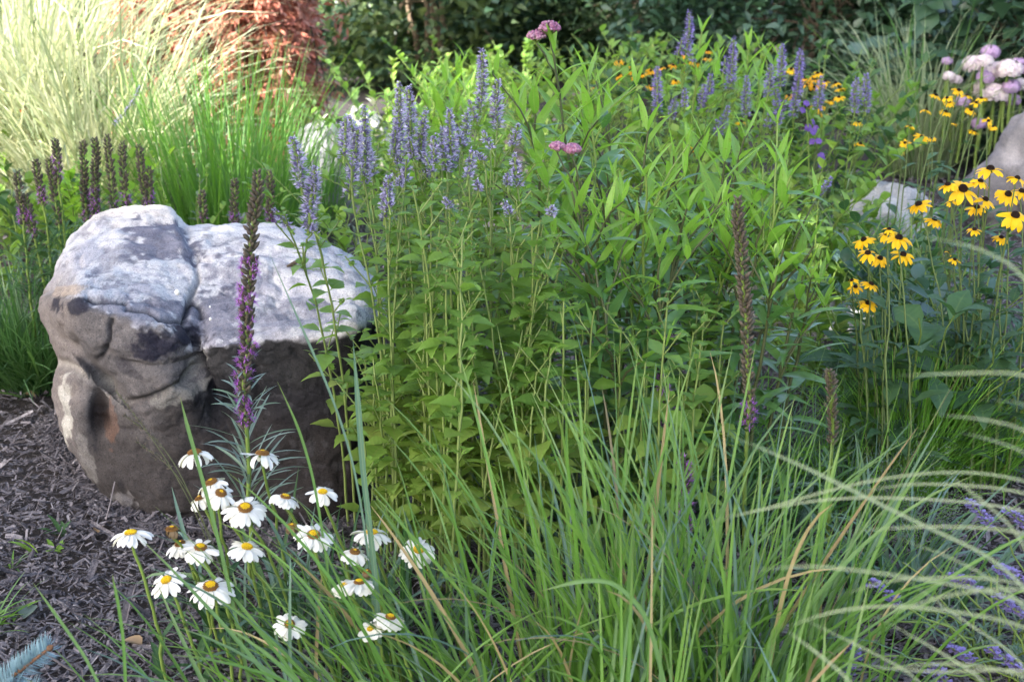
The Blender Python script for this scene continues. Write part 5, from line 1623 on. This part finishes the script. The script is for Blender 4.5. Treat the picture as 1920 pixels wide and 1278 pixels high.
spruce()
for px, py, h, n, mt, lab in ((28, 1065, .05, 6, 'grass', "tiny arching grass seedling in the mulch at far left"), (70, 1040, .06, 3, 'milk_young', "upright seedling right of the grass seedling"), (107, 1035, .035, 4, 'milk_young', "two leaved bright seedling in the mulch"), (115, 1005, .05, 8, 'rud_leaf', "small dark weed close to the boulder base"), (25, 1160, .045, 7, 'hyssop_leaf', "small weed in the mulch above the spruce tip"), (62, 735, .05, 6, 'milk_young', "tiny weed beside the boulder below the leaf tuft")):
    g = ground(px, py)
    mb = MB()
    ribbons(mb, np.repeat(g[None], n, 0) + rng.normal(0, .004, (n, 3)) * [1, 1, 0], rng.uniform(0, 6.28, n), rng.uniform(.5, 1.3, n), h * rng.uniform(.6, 1.2, n), .010 if mt != 'grass' else .004, .9, n=6, kind='lance', fold=.3)
    tag(mb.build("weed", M[mt], origin=g), lab, "weed")

# single blades, seed heads and fallen leaves that stand apart
def px_path(pts, Y0, Y1, n=26):
    k = len(pts)
    X = at([p[0] for p in pts], [p[1] for p in pts], np.linspace(Y0, Y1, k))
    u = np.linspace(0, 1, k); uu = np.linspace(0, 1, n)
    Q = np.stack([np.interp(uu, u, X[:, i]) for i in range(3)], -1)
    for _ in range(6):
        Q[1:-1] = (Q[:-2] + 2 * Q[1:-1] + Q[2:]) / 4
    Q[:, 2] = np.maximum(Q[:, 2], .002)
    return Q


for pts, Y, mt, W, lab in (([(503, 470), (560, 600), (625, 745), (668, 880), (700, 1100), (705, 1300)], 1.95, 'grass_blue', .0036, "thin leaning blade crossing the boulder's right side"), ([(662, 640), (672, 760), (680, 880), (705, 1080), (715, 1300)], 1.9, 'grass_blue', .0085, "broad glaucous blade before the boulder's right edge"),
                           ([(520, 715), (560, 800), (590, 900), (620, 1100), (640, 1300)], 1.95, 'grass', .004, "green blade before the dark face of the boulder"), ([(338, 745), (352, 800), (375, 880), (420, 1050), (470, 1290)], 1.9, 'grass', .0055, "upright green blade rising left of the tall blazing star"),
                           ([(210, 1075), (222, 1130), (232, 1200), (236, 1290)], 1.6, 'grass', .0042, "blurred upright blade over the mulch at lower left"), ([(62, 1092), (115, 1165), (160, 1230), (190, 1290)], 1.6, 'grass', .0042, "blurred slanting blade over the mulch left of the upright one"),
                           ([(1012, 1108), (1080, 1088), (1150, 1086), (1215, 1150), (1250, 1300)], 1.6, 'grass', .0058, "bent blade lying across the front grass")):
    Q = px_path(pts, Y, Y)
    T = np.gradient(Q, axis=0); T /= np.linalg.norm(T, axis=1)[:, None]
    sd = np.cross(T, [0, -1., .2]); sd /= np.linalg.norm(sd, axis=1)[:, None]
    nm = np.cross(sd, T)
    wv = (W * np.clip(np.linspace(.05, 4, len(Q)), 0, 1))[:, None] / 2
    mb = MB()
    mb.add(np.stack([Q + sd * wv + nm * wv * .4, Q, Q - sd * wv + nm * wv * .4], 1), grid_faces(1, len(Q), 3), np.stack(np.broadcast_arrays(np.array([0, .5, 1])[None], np.linspace(1, 0, len(Q))[:, None]), -1))
    g = np.array([Q[-1, 0], Y, 0])
    tag(mb.build("grass_blade", M[mt], origin=g), lab, "grass", kind="thing")
for pts, lab in (([(218, 733), (262, 790), (318, 868), (380, 985), (430, 1130), (470, 1290)], "longest dark seed head leaning over the boulder's lower left"), ([(232, 778), (290, 818), (332, 872), (390, 1000), (445, 1140), (480, 1290)], "middle dark seed head under the longest one"), ([(258, 828), (318, 872), (360, 930), (420, 1060), (490, 1290)], "short dark seed head nearest the topmost left daisy")):
    Q = px_path(pts, 2.05, 1.98)
    g = np.array([Q[-1, 0], 1.98, 0])
    root = thing("grass_seed_head", g, lab, "grass")
    root["kind"] = "thing"
    st = MB(); tube(st, Q, .0009, 4); st.build("stem", M['stem_dark'], root)
    m = 46
    P = sample(Q, rng.uniform(0, .28, m)) + rng.normal(0, .0016, (m, 3))
    sd = MB(); inst(sd, BUD, frames(np.array([-.5, 0, .6]) + rng.normal(0, .4, (m, 3))) * np.array([.002, .002, .006]), P)
    sd.build("seeds", M['liatris_bud'], root)
for px, py, r, mt, lab in ((47, 748, .022, 'dry', "reddish brown fallen leaf on the mulch beside the boulder"), (267, 1222, .022, 'dry', "curled brown fallen leaf on the mulch left of the front grass"), (47, 1172, .028, 'artemisia', "pale crumpled fallen leaf on the mulch above the spruce tip"), (185, 1010, .016, 'dry', "small brown fallen leaf on the mulch left of the leftmost daisy")):
    g = ground(px, py)
    mb = MB(); ribbons(mb, g[None] + [0, 0, .014], rng.uniform(0, 6), .2, r * 2, r * 1.2, .6, n=6, kind='ovate', fold=.5)
    tag(mb.build("fallen_leaf", M[mt], origin=g), lab, "leaf", kind="thing")

# ================================================================== UNSEEN TREE, CROWN SHAPED TO SHADE THE BED (stands left, outside the picture)
def unseen_shade_tree():
    t_ = 8.0
    b = np.array([-4.6, -1.6, 0.])
    root = thing("unseen_shade_tree", b, "unseen broad tree left of the bed, crown shaped to shade the boulder and flowers", "tree")
    tr = MB()
    top = b + [0, 0, 4.2]
    tube(tr, curve(b, top, 9, .5, .04), np.linspace(.26, .15, 9), 12)
    K = 82000
    q = np.stack([rng.uniform(-3.2, 3.6, K), rng.uniform(-1.2, 10.6, K), np.full(K, .45)], -1)
    xx, yy = q[:, 0], q[:, 1]
    lim = np.interp(xx, [-3, -.2, .3, 3], [4.4, 4.6, 8.4, 8.6])
    keep = yy < lim + .12 * vnoise(np.stack([xx * 3, yy * 0, xx * 0], -1))
    wood = (yy > 7.5) & (fbm(np.stack([xx * 1.6, yy * 1.6, xx * 0 + 7], -1), 3) > -.12)        # thinner shade over the shrubs at the back
    keep |= wood
    # a hole that lets the sun on the crest of the boulder, and a few placed sun flecks further back
    crest = at(312, 392, 3.05)
    sp = lambda c, r: np.linalg.norm(np.cross(q - c, SUN), axis=1) > r
    keep &= sp(crest, .15) & sp(at(235, 397, 3.05), .11) & sp(at(430, 419, 3.08), .08)
    for c_ in (at(1250, 180, 4.4), at(1560, 470, 3.6), at(840, 120, 3.9)):
        keep &= sp(c_, .16)
    q = q[keep]
    K = len(q)
    P = q + SUN * rng.uniform(7.0, 9.2, K)[:, None]
    for k in rng.choice(K, 60, replace=False):
        tube(tr, curve(top - [0, 0, rng.uniform(0, 1.6)], P[k], 8, .2, .05), np.linspace(.06, .012, 8), 5)
    tr.build("trunk", M['bark'], root)
    mb = MB()
    ribbons(mb, P, rng.uniform(0, 6.28, K), rng.normal(0, .6, K), rng.uniform(.12, .2, K), .10, .4, n=2, kind='ovate', across=2, roll=rng.normal(0, .6, K))
    mb.build("crown", M['shrub_mid'], root)


unseen_shade_tree()
